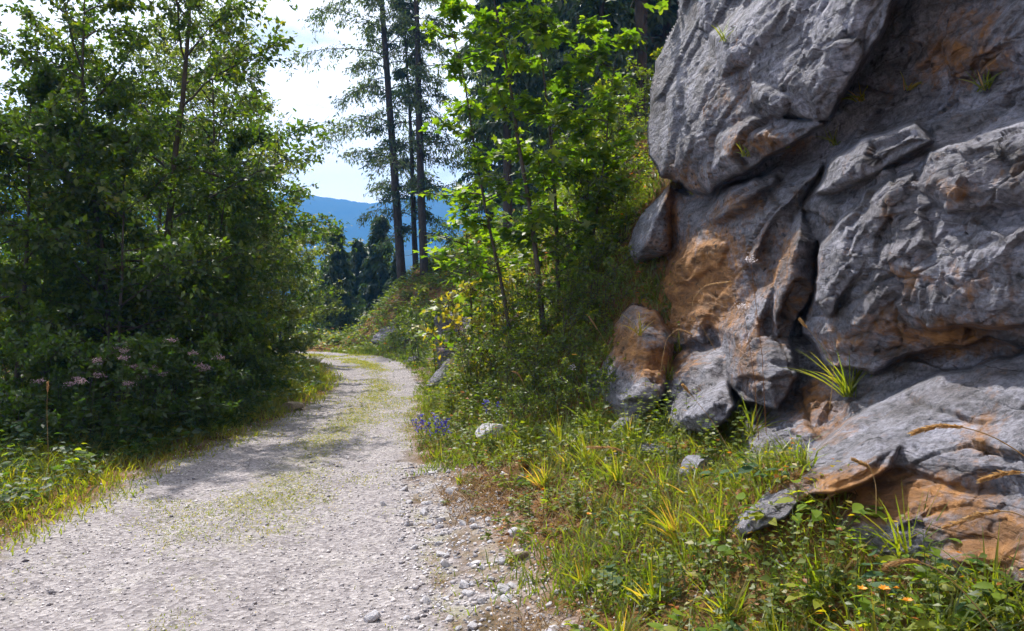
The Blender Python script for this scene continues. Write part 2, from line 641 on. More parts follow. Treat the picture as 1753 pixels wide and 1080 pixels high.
M['ground'] = ground_material()
M['gravel'] = leaf_mat('gravel_stone', [(0, (.13, .12, .14)), (.5, (.40, .37, .39)), (1, (.72, .68, .70))], 0.0, .03, .6)

# ------------------------------------------------------------------ terrain
RIGHT = [(-.05, -8), (-.08, 2.5), (-.25, 3.9), (-.74, 6.4), (-1.37, 10.5), (-1.7, 14), (-2.05, 17.5), (-2.6, 21), (-3.5, 25.5), (-5.0, 30), (-8.0, 33.6), (-13, 36), (-26, 38)]
LEFT = [(-3.2, -8), (-3.45, 4), (-3.6, 6.4), (-3.75, 8.1), (-3.62, 10.5), (-3.62, 12.7), (-3.8, 16.2), (-4.5, 19.3), (-6.0, 24.5), (-8.6, 28.6), (-13, 31.5), (-26, 33.5)]


def terrain(x, y):
    r = seg_dist(x, y, RIGHT)
    l = -seg_dist(x, y, LEFT)
    nz = fbm(p3(x * .5, y * .5), 4, .5, 3)
    nf = fbm(p3(x * 3.2, y * 3.2), 3, .5, 5)
    z = .012 * nz + .006 * nf
    # wheel tracks
    wdt = np.maximum(1.0, -(r + l))
    fr = np.clip(-l / np.maximum(-(r + l), .3), 0, 1)
    z = z - .025 * (np.exp(-((fr - .27) / .11) ** 2) + np.exp(-((fr - .76) / .11) ** 2)) * (r < 0) * (l < 0)
    rp = np.maximum(r, 0)
    far = .9 * np.clip(rp - .35, 0, 1.65) + 1.35 * np.clip(rp - 2, 0, 3) + .75 * np.clip(rp - 5, 0, 35) + .3 * np.clip(rp - 40, 0, 400)
    far *= 1 - .45 * sstep(20, 29, y) + .55 * sstep(12.5, 16, y) * (1 - sstep(20, 26, y)) * sstep(5.5, 1.5, rp)
    near = .25 * rp + 3.2 * np.clip(rp - 3.3, 0, 2.0) + .6 * np.clip(rp - 5.3, 0, 60)
    far *= 1 - .85 * sstep(-5.0, -9.0, x) * sstep(26, 31, y)
    w = sstep(6.8, 11.0, y)
    z = z + np.where(r > 0, near * (1 - w) + far * w, 0)
    z = z + .33 * np.exp(-((x - 1.42) / .42) ** 2 - ((y - 3.95) / .6) ** 2)
    z = z + np.where(r > 0, np.minimum(rp, 1) * (.10 * nz * (1 + 2 * w) + .035 * nf), 0)
    lp = np.maximum(l, 0)
    z = z + np.where(l > 0, .07 * np.clip(lp, 0, 1.3) - .42 * np.clip(lp - 2.6, 0, 120) + np.minimum(lp, 1) * (.06 * nz + .03 * nf), 0)
    cut = sstep(37.5, 62, y - 2.2 * np.maximum(x + 5.8, 0)) * (r > 0)
    z = z * (1 - cut) - 13 * cut
    v = sstep(90, 330, y)
    v = np.maximum(v, sstep(60, 500, -x))
    z = z * (1 - v) + (-120 + 12 * fbm(p3(x * .004, y * .004), 3, .5, 8)) * v
    return z


def th(x, y):
    return float(terrain(np.array([float(x)]), np.array([float(y)]))[0])


def spaced(stops):
    out = []
    for (a, b, s) in stops:
        out.append(np.arange(a, b, s))
    out.append(np.array([stops[-1][1]]))
    return np.unique(np.concatenate(out))


def grow(a, b, n):
    return a * (b / a) ** (np.arange(1, n + 1) / n)


gx = np.concatenate([-grow(14, 1900, 28)[::-1], spaced([(-14, -7, .22), (-7, 4.5, .055), (4.5, 16, .22)]), grow(16.01, 1900, 28)])
gy = np.concatenate([[-60, -20, -8], spaced([(-4, 2, .2), (2, 12, .055), (12, 42, .2)]), grow(42.01, 1540, 36)])
GX, GY = np.meshgrid(gx, gy)
fx, fy = GX.ravel(), GY.ravel()
fz = terrain(fx, fy)
nx, ny = len(gx), len(gy)
ii = (np.arange(ny - 1)[:, None] * nx + np.arange(nx - 1)[None, :]).ravel()
GF = np.stack([ii, ii + 1, ii + 1 + nx, ii + nx], 1)
rr = seg_dist(fx, fy, RIGHT)
ll = -seg_dist(fx, fy, LEFT)
edge = np.maximum(rr, ll)
gt = .5 - edge * .9
gt = np.where((rr > 0) & (fy < 8.2), .62 - rr * .38, gt)
gt = np.clip(gt, -.3, 1.2)
frac = np.clip(-ll / np.maximum(-(rr + ll), .3), 0, 1)
inside = (rr < 0) & (ll < 0)
moss = np.where(inside, .40 * np.exp(-((frac - .53) / .16) ** 2) * sstep(3.5, 8, fy) + .25 + .3 * np.exp(-(ll / .3) ** 2) + .25 * np.exp(-(rr / .25) ** 2), .5)
me = mesh_np('ground', p3(fx, fy, fz), GF, M['ground'], True, gt, {'moss': moss})
tag(link('ground', me), 'gravel forest track with grassy verges and sloping bank', kind='structure')


# ------------------------------------------------------------------ mountains in the distance
def ridge(name, dist, pts, seed, depth):
    g = dist / 3600
    us = np.linspace(-600, 2350, 400)
    ks = np.linspace(0, 1, 46)
    U, K = np.meshgrid(us, ks)
    u, k = U.ravel(), K.ravel()
    prof = np.interp(u, [p[0] for p in pts], [p[1] for p in pts])
    x = (u - CX) / FPX * dist
    top = EYE - (prof - CY) / FPX * dist
    y = dist - depth * (1 - k) + 0 * x
    z = -150 + (top + 150) * np.sin(k * math.pi / 2) ** 1.1
    p = p3(x / 240 / g, y / 240 / g, z / 240 / g)
    z = z + g * k * 24 * fbm(p, 5, .55, seed) - g * 40 * (1 - k) * fbm(p * .6, 3, .5, seed + 3, True)
    z = z + g * 9 * fbm(p * 22, 2, .6, seed + 7) * k
    n = len(us)
    ii = (np.arange(len(ks) - 1)[:, None] * n + np.arange(n - 1)[None, :]).ravel()
    F = np.stack([ii, ii + 1, ii + 1 + n, ii + n], 1)
    return tag(link(name, mesh_np(name, p3(x, y, z), F, M['forest'], True)), kind='structure')


M['forest'] = plain_mat('far_forest', (.020, .035, .018), (.045, .065, .028), .02, .95, .0, .1)
tag(ridge('mountain', 1500, [(-900, 330), (200, 325), (480, 335), (560, 341), (640, 352), (700, 340), (760, 326), (850, 318), (1100, 320), (2700, 330)], 31, 600),
    'blue hazy wooded mountain ridge far across the valley')
tag(ridge('hill', 1000, [(-900, 470), (300, 450), (480, 432), (560, 420), (620, 415), (690, 432), (760, 420), (900, 410), (2700, 400)], 47, 380),
    'lower blue wooded hill in front of the mountain ridge')

# haze: one closed box of even, pale blue air
hx, hy0, hy1, hz0, hz1 = 1950, -120, 1580, -260, 290
HV = [(-hx, hy0, hz0), (hx, hy0, hz0), (hx, hy1, hz0), (-hx, hy1, hz0), (-hx, hy0, hz1), (hx, hy0, hz1), (hx, hy1, hz1), (-hx, hy1, hz1)]
HF = [(0, 3, 2, 1), (4, 5, 6, 7), (0, 1, 5, 4), (1, 2, 6, 5), (2, 3, 7, 6), (3, 0, 4, 7)]
hm, ht, ho = new_mat('haze_air')
pv = ht.nodes.new('ShaderNodeVolumePrincipled')
pv.inputs['Color'].default_value = (.10, .40, 1.0, 1)
pv.inputs['Density'].default_value = .00082
ht.links.new(pv.outputs[0], ho.inputs['Volume'])
tag(link('haze', mesh_np('haze', HV, HF, hm)), 'blue air over the valley', kind='stuff')

# ------------------------------------------------------------------ the limestone cliff
# every block is an outline with its own distance and roundness; the nearest one shows
def base_depth(u):
    return 1.0 / np.maximum(.1 + (u - 1100) * (.155 / 653), .07)


# name, outline (photo pixels), offset in metres (negative = nearer), bulge, rim width px, squareness, tilt du, tilt dv (m per 100 px)
BLOCKS = [
    ('cliff_wall', [(1182, -760), (1182, -20), (1190, 35), (1150, 130), (1142, 270), (1160, 308), (1160, 330), (1130, 400), (1100, 462), (1096, 520), (1040, 600), (1010, 680), (1060, 800), (1100, 1000), (1120, 1400), (3000, 1400), (3000, -760)], .62, .5, 30, 2.2, 0, 0),
    ('overhang_block', [(1152, -760), (1150, -20), (1160, 35), (1112, 130), (1105, 270), (1128, 308), (1175, 322), (1215, 332), (1270, 296), (1330, 262), (1385, 232), (1430, 196), (1500, 75), (1535, 0), (1700, -300), (1900, -760)], -.05, .60, 90, 1.7, .05, -.14),
    ('overhang_block', [(1150, -20), (1160, 35), (1110, 140), (1105, 270), (1128, 306), (1160, 290), (1200, 196), (1206, 112), (1250, 60), (1290, -40), (1290, -200), (1150, -200)], -.10, .40, 60, 1.5, .10, -.16),
    ('overhang_block', [(1212, 116), (1256, 62), (1300, -20), (1400, -200), (1640, -200), (1535, 0), (1498, 75), (1425, 200), (1395, 205), (1345, 196), (1335, 205), (1290, 180), (1235, 190), (1212, 170)], -.42, .36, 60, 1.5, -.20, -.12),
    ('overhang_block', [(1285, 140), (1330, 130), (1362, 165), (1345, 200), (1310, 205), (1280, 182)], -.50, .22, 26, 1.8, 0, 0),
    ('overhang_block', [(1200, 205), (1290, 186), (1345, 205), (1420, 205), (1385, 232), (1330, 262), (1270, 296), (1215, 330), (1190, 300)], -.35, .25, 40, 1.5, 0, 0),
    ('shaded_block', [(1500, 78), (1560, -40), (1700, -760), (3000, -760), (3000, 90), (1753, 148), (1690, 158), (1600, 166), (1560, 155), (1552, 100), (1470, 180), (1440, 208)], .50, .35, 34, 2.0, .05, .05),
    ('shaded_block', [(1575, 60), (1640, 20), (1760, -40), (1900, 40), (1800, 140), (1680, 152), (1610, 150)], .30, .30, 50, 2.0, 0, 0),
    ('bulging_block', [(1425, 272), (1470, 225), (1560, 192), (1753, 160), (2000, 110), (3000, 60), (3000, 560), (1753, 592), (1690, 582), (1640, 592), (1560, 606), (1490, 640), (1410, 625), (1375, 575), (1400, 490), (1398, 420), (1372, 350)], -.20, .70, 120, 1.6, .04, -.09),
    ('bulging_block', [(1430, 275), (1480, 236), (1570, 210), (1600, 240), (1500, 300), (1420, 330), (1395, 330)], -.54, .16, 40, 1.6, 0, 0),
    ('bulging_block', [(1520, 440), (1640, 400), (1753, 380), (2100, 350), (2100, 540), (1740, 560), (1600, 560), (1530, 520)], -.57, .12, 40, 1.7, 0, 0),
    ('flank_block', [(1135, 325), (1212, 338), (1300, 292), (1420, 268), (1376, 340), (1396, 410), (1402, 490), (1372, 560), (1388, 640), (1330, 700), (1240, 650), (1150, 580), (1095, 525), (1092, 470), (1150, 440)], .15, .45, 60, 1.6, 0, 0),
    ('flank_block', [(1198, 372), (1250, 318), (1290, 302), (1330, 300), (1300, 345), (1250, 380), (1215, 398)], -.12, .42, 30, 1.5, 0, 0),
    ('flank_block', [(1262, 400), (1300, 350), (1360, 308), (1412, 282), (1372, 345), (1330, 395), (1310, 470), (1270, 478), (1252, 450)], -.12, .44, 36, 1.5, 0, 0),
    ('flank_block', [(1325, 420), (1370, 350), (1395, 410), (1396, 500), (1350, 590), (1310, 610), (1300, 540)], -.16, .42, 36, 1.6, 0, 0),
    ('flank_block', [(1228, 560), (1290, 490), (1345, 470), (1330, 560), (1370, 640), (1330, 700), (1270, 690), (1235, 640)], -.28, .42, 40, 1.6, 0, 0),
    ('flank_block', [(1130, 460), (1200, 420), (1250, 440), (1240, 520), (1180, 560), (1120, 540)], .20, .30, 34, 1.8, 0, 0),
    ('flank_block', [(1155, 445), (1190, 400), (1245, 392), (1262, 420), (1245, 470), (1195, 505), (1150, 500)], -.02, .3, 24, 1.5, .1, .1),
    ('flank_block', [(1100, 560), (1150, 520), (1225, 500), (1240, 540), (1215, 600), (1150, 615), (1105, 600)], -.05, .34, 28, 1.5, .05, -.12),
    ('bulging_block', [(1400, 420), (1480, 330), (1560, 300), (1540, 380), (1470, 470), (1420, 540), (1398, 520)], -.52, .13, 30, 1.5, -.08, -.05),
    ('bulging_block', [(1590, 260), (1753, 205), (1990, 170), (1990, 330), (1753, 350), (1620, 360), (1570, 320)], -.55, .12, 30, 1.5, .05, -.14),
    ('overhang_block', [(1215, 60), (1262, 10), (1330, -60), (1420, -60), (1350, 60), (1290, 110), (1240, 130)], -.40, .22, 26, 1.5, -.05, -.2),
    ('boulder', [(1145, 315), (1152, 360), (1142, 430), (1105, 458), (1078, 465), (1065, 446), (1064, 425), (1090, 378), (1116, 342)], -.20, .75, 36, 1.5, 0, 0),
    ('low_ledge', [(1065, 690), (1072, 640), (1120, 605), (1180, 585), (1240, 600), (1260, 660), (1225, 720), (1150, 730), (1080, 720)], -.30, .6, 46, 1.5, 0, 0),
    ('low_ledge', [(985, 650), (1005, 600), (1045, 560), (1085, 512), (1125, 530), (1150, 590), (1135, 680), (1085, 725), (1020, 705)], -1.42, .5, 40, 1.5, .6, -.12),
    ('low_ledge', [(1140, 700), (1190, 655), (1245, 650), (1260, 700), (1210, 745), (1150, 740)], -.75, .4, 30, 1.5, 0, 0),
    ('slab', [(1170, 935), (1230, 896), (1285, 862), (1340, 812), (1410, 755), (1490, 696), (1600, 642), (1753, 606), (2000, 560), (3000, 520), (3000, 900), (1860, 860), (1753, 850), (1640, 830), (1540, 800), (1490, 820), (1420, 846), (1390, 850), (1345, 890), (1270, 925), (1180, 945)], -.62, .26, 50, 1.6, .06, -.13),
    ('slab', [(1390, 850), (1395, 815), (1440, 780), (1500, 745), (1545, 760), (1530, 800), (1480, 832), (1430, 848)], -.80, .2, 34, 1.5, 0, 0),
    ('footing_block', [(1395, 1400), (1380, 960), (1400, 870), (1440, 830), (1560, 790), (1753, 830), (3000, 850), (3000, 1400)], -.34, .14, 40, 1.7, -.02, -.03),
    ('footing_block', [(1560, 930), (1660, 890), (1753, 900), (2000, 950), (1900, 1200), (1600, 1200)], -.46, .35, 60, 1.8, 0, 0),
]
PARTS = ['cliff_wall', 'overhang_block', 'shaded_block', 'bulging_block', 'flank_block', 'boulder', 'low_ledge', 'slab', 'footing_block']
# orange-brown stain patches: centre u, v, radius u, radius v, strength
STAINS = [(1075, 590, 40, 50, .6), (1015, 640, 30, 30, .4), (1190, 490, 90, 80, .85), (1330, 470, 70, 110, .35), (1230, 430, 60, 60, .5), (1150, 370, 14, 90, .6), (1620, 575, 170, 40, .45), (1480, 590, 90, 50, .3),
          (1640, 90, 110, 80, .36), (1300, 245, 90, 26, .34), (1500, 845, 130, 55, .75), (1600, 850, 120, 60, .5), (1700, 950, 120, 90, .55), (1130, 620, 60, 40, .6),
          (1640, 330, 26, 18, .4), (1640, 480, 110, 40, .26), (1180, 300, 60, 40, .3), (1255, 360, 50, 40, .35), (1400, 700, 60, 60, .45), (1160, 540, 90, 50, .55), (1680, 740, 60, 60, .3), (1250, 160, 40, 80, .25), (1280, 590, 40, 100, .35)]


def rock_depth(u, v):
    db = base_depth(u) * (1 - sstep(560, 930, v) * np.interp(u, [1100, 1300, 1700], [.33, .40, .17]))
    dn = vnoise(p3(u / 46, v / 46), 71) * 6 + vnoise(p3(u / 15, v / 15), 72) * 1.6
    dm = vnoise(p3(u / 46, v / 46), 75) * 6 + vnoise(p3(u / 15, v / 15), 76) * 1.6
    best = np.full(u.shape, 1e9)
    who = np.full(u.shape, -1)
    for i, (nm, pts, off, bul, rim, sq, tu, tv) in enumerate(BLOCKS):
        e = poly_sd(u + dn, v + dm, pts)
        cu, cv = np.mean([p[0] for p in pts if p[0] < 1950]), np.mean([p[1] for p in pts if -200 < p[1] < 1200])
        s = np.clip(e / rim, 0, 1)
        prof = 1 - (1 - s) ** (1 + (sq - 1) * .3)
        scale = np.clip(db / 5.5, .6, 1.5)
        d = db + (off + bul * (1 - prof) * 1.0 - bul * .5 + np.clip(tu * (u - cu) / 100, -.6, .6) + np.clip(tv * (v - cv) / 100, -.6, .6)) * scale
        if i == 0:
            d = d + 2.4 * (1 - np.clip((e + 12) / 26, 0, 1)) ** 2
            d = np.where(e < -14, 1e8, d)
        else:
            d = np.where(e < 0, 1e8, d)
        m = d < best
        best = np.where(m, d, best)
        who = np.where(m, PARTS.index(nm), who)
    return best, who


ru = np.concatenate([np.arange(985, 1830, 2.2), 1830 + np.cumsum(2.2 * 1.06 ** np.arange(1, 62))])
rv = np.concatenate([(-20 - np.cumsum(2.4 * 1.06 ** np.arange(1, 48)))[::-1], np.arange(-20, 1120, 2.2), [1140, 1180, 1250, 1340]])
RU, RV = np.meshgrid(ru, rv)
u_, v_ = RU.ravel(), RV.ravel()
rd, rw = rock_depth(u_, v_)
okv = rd < 1e7
rdc = np.where(okv, rd, 12.0)
# soften the block seams a little so that they read as weathered joints
g2 = rdc.reshape(RU.shape)
for _ in range(2):
    pad = np.pad(g2, 1, mode='edge')
    g2 = (pad[1:-1, 1:-1] * 2 + pad[:-2, 1:-1] + pad[2:, 1:-1] + pad[1:-1, :-2] + pad[1:-1, 2:]) / 6
rds = np.where(okv, g2.ravel(), rdc)
rds = np.where(okv & (np.abs(rds - rdc) < .6), rds, rdc)
X = (u_ - CX) / FPX * rds
P = p3(X, rds, EYE - (v_ - CY) / FPX * rds)
# relief: bedding that dips with the ledges, facets, pits
_c, _d = math.cos(R(22)), math.sin(R(22))
tp = .16 * P[:, 0] - .987 * P[:, 1]
Pr = np.stack([tp * _c + P[:, 2] * _d, -tp * _d + P[:, 2] * _c, -.987 * P[:, 0] - .16 * P[:, 1]], 1)
warp = np.stack([fbm(Pr * 1.3, 2, .5, 101), fbm(Pr * 1.3, 2, .5, 111), fbm(Pr * 1.3, 2, .5, 121)], 1)
Q = Pr + .07 * warp + .012 * np.stack([fbm(Pr * 14, 2, .5, 102), fbm(Pr * 14, 2, .5, 112), fbm(Pr * 14, 2, .5, 122)], 1)
f1, f2, cid, fa1 = worley(Q * np.array([.75, 1.6, 1.0]), 5)
g1, g2_, gid, fa2 = worley(Q * np.array([2.3, 4.6, 2.5]) + 3, 9)
h1, h2, hid, fa3 = worley(Q * np.array([6.5, 12, 8]) + 7, 13)
calm = .25 + .75 * sstep(-.2, .3, fbm(P * .9, 2, .5, 171))
_s = np.linalg.norm(np.gradient(P.reshape(*RU.shape, 3), axis=1), axis=2) / (np.gradient(RU, axis=1) * P[:, 1].reshape(RU.shape) / FPX)
_t = np.linalg.norm(np.gradient(P.reshape(*RU.shape, 3), axis=0), axis=2) / (np.gradient(RV, axis=0) * P[:, 1].reshape(RU.shape) / FPX)
stre = np.maximum(_s, _t)
for _ in range(5):
    pd = np.pad(stre, 1, mode='edge')
    stre = np.maximum(stre, .25 * (pd[:-2, 1:-1] + pd[2:, 1:-1] + pd[1:-1, :-2] + pd[1:-1, 2:]))
damp = 1 / (1 + (stre.ravel() / 3.4) ** 2)
disp = (.04 * (cid - .5) + .13 * fa1 - .030 * np.exp(-((f2 - f1) / .016) ** 2)
        + calm * (.016 * (gid - .5) + .058 * fa2 - .009 * np.exp(-((g2_ - g1) / .022) ** 2))
        + (.4 + .6 * calm) * (.012 * (hid - .5) + .040 * fa3 - .008 * np.exp(-((h2 - h1) / .04) ** 2))
        + .012 * fbm(P * 19, 3, .7, 151) - .02 * sstep(.3, .6, fbm(P * 9, 2, .5, 181)))
gu = np.gradient(P.reshape(*RU.shape, 3), axis=1)
gv = np.gradient(P.reshape(*RU.shape, 3), axis=0)
NN = np.cross(gv, gu).reshape(-1, 3)
NN /= np.linalg.norm(NN, axis=1)[:, None] + 1e-9
NG = NN.reshape(*RU.shape, 3)
face_cam = (NN * (P - np.array([0, 0, EYE]))).sum(1)
NN = np.where(face_cam[:, None] > 0, -NN, NN)
NG = NN.reshape(*RU.shape, 3).copy()
for _ in range(14):
    pd = np.pad(NG, ((2, 2), (2, 2), (0, 0)), mode='edge')
    NG = pd[2:-2, 2:-2] + pd[:-4, 2:-2] + pd[4:, 2:-2] + pd[2:-2, :-4] + pd[2:-2, 4:]
    NG /= np.linalg.norm(NG, axis=2)[..., None] + 1e-9
VW = np.array([0, 0, EYE]) - P
VW /= np.linalg.norm(VW, axis=1)[:, None]
ND = NG.reshape(-1, 3) + .6 * VW
ND /= np.linalg.norm(ND, axis=1)[:, None] + 1e-9
ease = np.where(rw == PARTS.index('slab'), .75, 1.0).reshape(RU.shape)
for _ in range(6):
    pd = np.pad(ease, 1, mode='edge')
    ease = .2 * (ease + pd[:-2, 1:-1] + pd[2:, 1:-1] + pd[1:-1, :-2] + pd[1:-1, 2:])
P = P + ND * (disp * damp * ease.ravel())[:, None]
st = np.zeros(len(u_)) + .09
for (a, b, ra, rb, s) in STAINS:
    st = np.maximum(st, 1.12 * s * np.exp(-(((u_ - a) / ra) ** 2 + ((v_ - b) / rb) ** 2)) + .09)
crk = np.maximum(.6 * np.exp(-((f2 - f1) / .035) ** 2), .35 * calm * np.exp(-((g2_ - g1) / .05) ** 2))
st = st + .22 * crk
n = len(ru)
ii = (np.arange(len(rv) - 1)[:, None] * n + np.arange(n - 1)[None, :]).ravel()
RF = np.stack([ii, ii + n, ii + n + 1, ii + 1], 1)
RF = RF[okv[RF].all(1)]
fw = rw[RF[:, 0]]
cliff = empty('rock_cliff', (2.2, 6.0, .4), 'tall grey and orange limestone cliff bulging over the right side of the track', 'cliff')
PLAB = {'overhang_block': 'pale grey overhanging upper block', 'shaded_block': 'brown shaded recessed block', 'bulging_block': 'big bulging grey lower block',
        'boulder': 'rounded pale boulder sticking out at the left end', 'slab': 'pale tilted slab near the foot', 'flank_block': 'cracked orange-stained flank'}
for k, nm in enumerate(PARTS):
    f = RF[fw == k]
    if len(f) == 0:
        continue
    used = np.unique(f)
    mp_ = np.zeros(len(P), np.int64)
    mp_[used] = np.arange(len(used))
    ob = link(nm, mesh_np(nm, P[used] - np.array(cliff.location), mp_[f], M['rock'], True, st[used], {'crack': crk[used]}), cliff)
    if nm in PLAB:
        ob['label'] = PLAB[nm]
ROCK_P = P.reshape(*RU.shape, 3)
RDG = np.where(okv, P[:, 1], 1e8).reshape(RU.shape)


def rock_at(u, v):
    i = int(np.clip(np.searchsorted(rv, v), 0, len(rv) - 1))
    j = int(np.clip(np.searchsorted(ru, u), 0, len(ru) - 1))
    return Vector(ROCK_P[i, j])


def behind_rock(x, y, z, slack=.02):
    """True where a point lies inside the cliff (behind its visible face)."""
    y_ = np.maximum(y, .3)
    u = CX + x / y_ * FPX
    v = CY - (z - EYE) / y_ * FPX
    i = np.clip(np.searchsorted(rv, v), 0, len(rv) - 1)
    j = np.clip(np.searchsorted(ru, u), 0, len(ru) - 1)
    return (u > ru[0]) & (y > RDG[i, j] - slack) & (RDG[i, j] < 1e7)


# ------------------------------------------------------------------ scatter helpers
def sample(n, x0, x1, y0, y1, keep, rng=RNG, power=1.0):
    """random ground points, denser towards the camera; keep(r, l, x, y) gives probability."""
    t = rng.random(n)
    if power == 0:
        y = y0 * (y1 / y0) ** t
    else:
        y = y0 + (y1 - y0) * t ** power
    x = x0 + (x1 - x0) * rng.random(n)
    m = np.abs(x) < .74 * y + 1.2
    x, y = x[m], y[m]
    r = seg_dist(x, y, RIGHT)
    l = -seg_dist(x, y, LEFT)
    m = rng.random(len(x)) < keep(r, l, x, y)
    x, y, r, l = x[m], y[m], r[m], l[m]
    z = terrain(x, y)
    m = ~behind_rock(x, y, z + .03)
    return x[m], y[m], z[m], r[m], l[m]


def blades(mb, x, y, z, h, w, t, lean=.35, rng=RNG):
    n = len(x)
    if n == 0:
        return
    az = rng.random(n) * 2 * math.pi
    la = rng.random(n) * 2 * math.pi
    ln = h * lean * (.3 + rng.random(n))
    px, py = np.cos(az) * w / 2, np.sin(az) * w / 2
    lx, ly = np.cos(la) * ln, np.sin(la) * ln
    b = np.stack([x, y, z - .01], 1)
    V = np.empty((n, 5, 3))
    off = np.stack([px, py, np.zeros(n)], 1)
    midp = b + np.stack([lx * .3, ly * .3, h * .6], 1)
    V[:, 0] = b - off
    V[:, 1] = b + off
    V[:, 2] = midp - off * .8
    V[:, 3] = midp + off * .8
    V[:, 4] = b + np.stack([lx, ly, h], 1)
    F = np.array([[0, 1, 3], [0, 3, 2], [2, 3, 4]])
    Fa = (F[None] + (np.arange(n) * 5)[:, None, None]).reshape(-1, 3)
    mb.add(V.reshape(-1, 3), Fa, np.repeat(t, 5))


def herbs(mb, x, y, z, h, leaf, t, nl=9, spread=.5, rng=RNG):
    """leafy stalks: nl leaves each, spread about the stalk."""
    n = len(x)
    if n == 0:
        return
    k = nl
    hh = np.repeat(h, k) * (.15 + .85 * rng.random(n * k))
    a = rng.random(n * k) * 2 * math.pi
    rad = np.repeat(h, k) * spread * .35 * rng.random(n * k)
    P_ = np.stack([np.repeat(x, k) + np.cos(a) * rad, np.repeat(y, k) + np.sin(a) * rad, np.repeat(z, k) + hh], 1)
    tan = np.stack([np.cos(a), np.sin(a), -.25 + .6 * rng.random(n * k)], 1)
    nrm = np.stack([.5 * rng.normal(size=n * k), .5 * rng.normal(size=n * k), np.ones(n * k)], 1)
    s = np.repeat(leaf, k) * (.6 + .7 * rng.random(n * k))
    mb.inst(LEAF_V, LEAF_F, frames(nrm, tan, s), P_, np.clip(np.repeat(t, k) + .16 * rng.normal(size=n * k), 0, 1))


# ------------------------------------------------------------------ tree builders
def curve(p0, d0, length, n, droop, rng, wob=.06):
    p = np.array(p0, float)
    d = np.array(d0, float)
    d /= np.linalg.norm(d)
    out = [p.copy()]
    for _ in range(n):
        d = d + np.array([0, 0, droop / n]) + rng.normal(size=3) * wob
        d /= np.linalg.norm(d)
        p = p + d * length / n
        out.append(p.copy())
    return np.array(out)


def broad_tree(seed, height, rad, base, n_limb, n_leaf, leaf, trunk_r, mat_leaf, stems=1, lean=(0, 0), top_pow=.7, tint=(.0, 1.0)):
    """returns (trunk mesh, branch mesh, crown mesh): tapered stem(s), limbs, twigs and single leaf blades."""
    rng = np.random.default_rng(seed)
    tr, br, cr_ = MB(), MB(), MB()
    LP, LT = [], []
    for s in range(stems):
        a0 = s * 2.4 + rng.random()
        off = np.array([math.cos(a0), math.sin(a0), 0]) * (0 if s == 0 else .18 + .1 * rng.random())
        hgt = height * (1 if s == 0 else .7 + .25 * rng.random())
        d0 = np.array([lean[0] + (.10 * math.cos(a0) if s else 0), lean[1] + (.10 * math.sin(a0) if s else 0), 1.0])
        path = curve(off + np.array([0, 0, -.3]), d0, hgt + .3, 14, .0, rng, .035)
        rads = trunk_r * (1 if s == 0 else .7) * (1 - np.linspace(0, 1, 15) * .93)
        tr.tube(path, rads, 8)
        nl = max(4, int(n_limb / stems))
        for i in range(nl):
            t = base + (.97 - base) * ((i + rng.random()) / nl)
            k = t * 14
            i0 = min(int(k), 13)
            p = path[i0] * (1 - (k - i0)) + path[i0 + 1] * (k - i0)
            tt = (t - base) / (1 - base)
            L = rad * (1 - tt ** 2 * .75) * (.65 + .5 * rng.random()) * (.75 + .5 * min(1, tt * 3))
            az = i * 2.399 + rng.normal() * .4 + s
            up = .25 + .75 * tt + .2 * rng.normal()
            d = np.array([math.cos(az), math.sin(az), up])
            limb = curve(p, d, L, 7, -.25 + .2 * rng.normal(), rng, .09)
            br.tube(limb, np.linspace(trunk_r * .38 * (1 - .6 * t), .006, 8), 5)
            for q in range(2, 8):
                for _ in range(2):
                    az2 = rng.random() * 6.283
                    d2 = (limb[q] - limb[q - 1]) / (np.linalg.norm(limb[q] - limb[q - 1]) + 1e-9) + .9 * np.array([math.cos(az2), math.sin(az2), .25 * rng.normal()])
                    tw = curve(limb[q], d2, L * (.22 + .22 * rng.random()), 4, -.35, rng, .12)
                    br.tube(tw, np.linspace(.008, .003, 5), 3)
                    LP.append(tw[1:])
                    LT.append(np.diff(tw, axis=0))
    LP = np.concatenate(LP)
    LT = np.concatenate(LT)
    idx = rng.integers(0, len(LP), n_leaf)
    f = rng.random(n_leaf)[:, None]
    pos = LP[idx] - LT[idx] * f + rng.normal(size=(n_leaf, 3)) * leaf * .55
    tan = LT[idx] / (np.linalg.norm(LT[idx], axis=1)[:, None] + 1e-9) * .6 + randdir(n_leaf, rng) * .9 + np.array([0, 0, -.25])
    nrm = np.array([0, 0, 1.0]) + rng.normal(size=(n_leaf, 3)) * .55
    s = leaf * (.6 + .7 * rng.random(n_leaf))
    zz = (pos[:, 2] / height)
    ti = np.clip(tint[0] + (tint[1] - tint[0]) * (rng.random(n_leaf) * .75 + .25 * vnoise(pos * 1.6, seed) + .08), 0, 1)
    cr_.inst(LEAF_V, LEAF_F, frames(nrm, tan, s), pos, ti)
    return tr.mesh('trunk', M['bark'], True), br.mesh('branches', M['bark'], True), cr_.mesh('crown', mat_leaf)


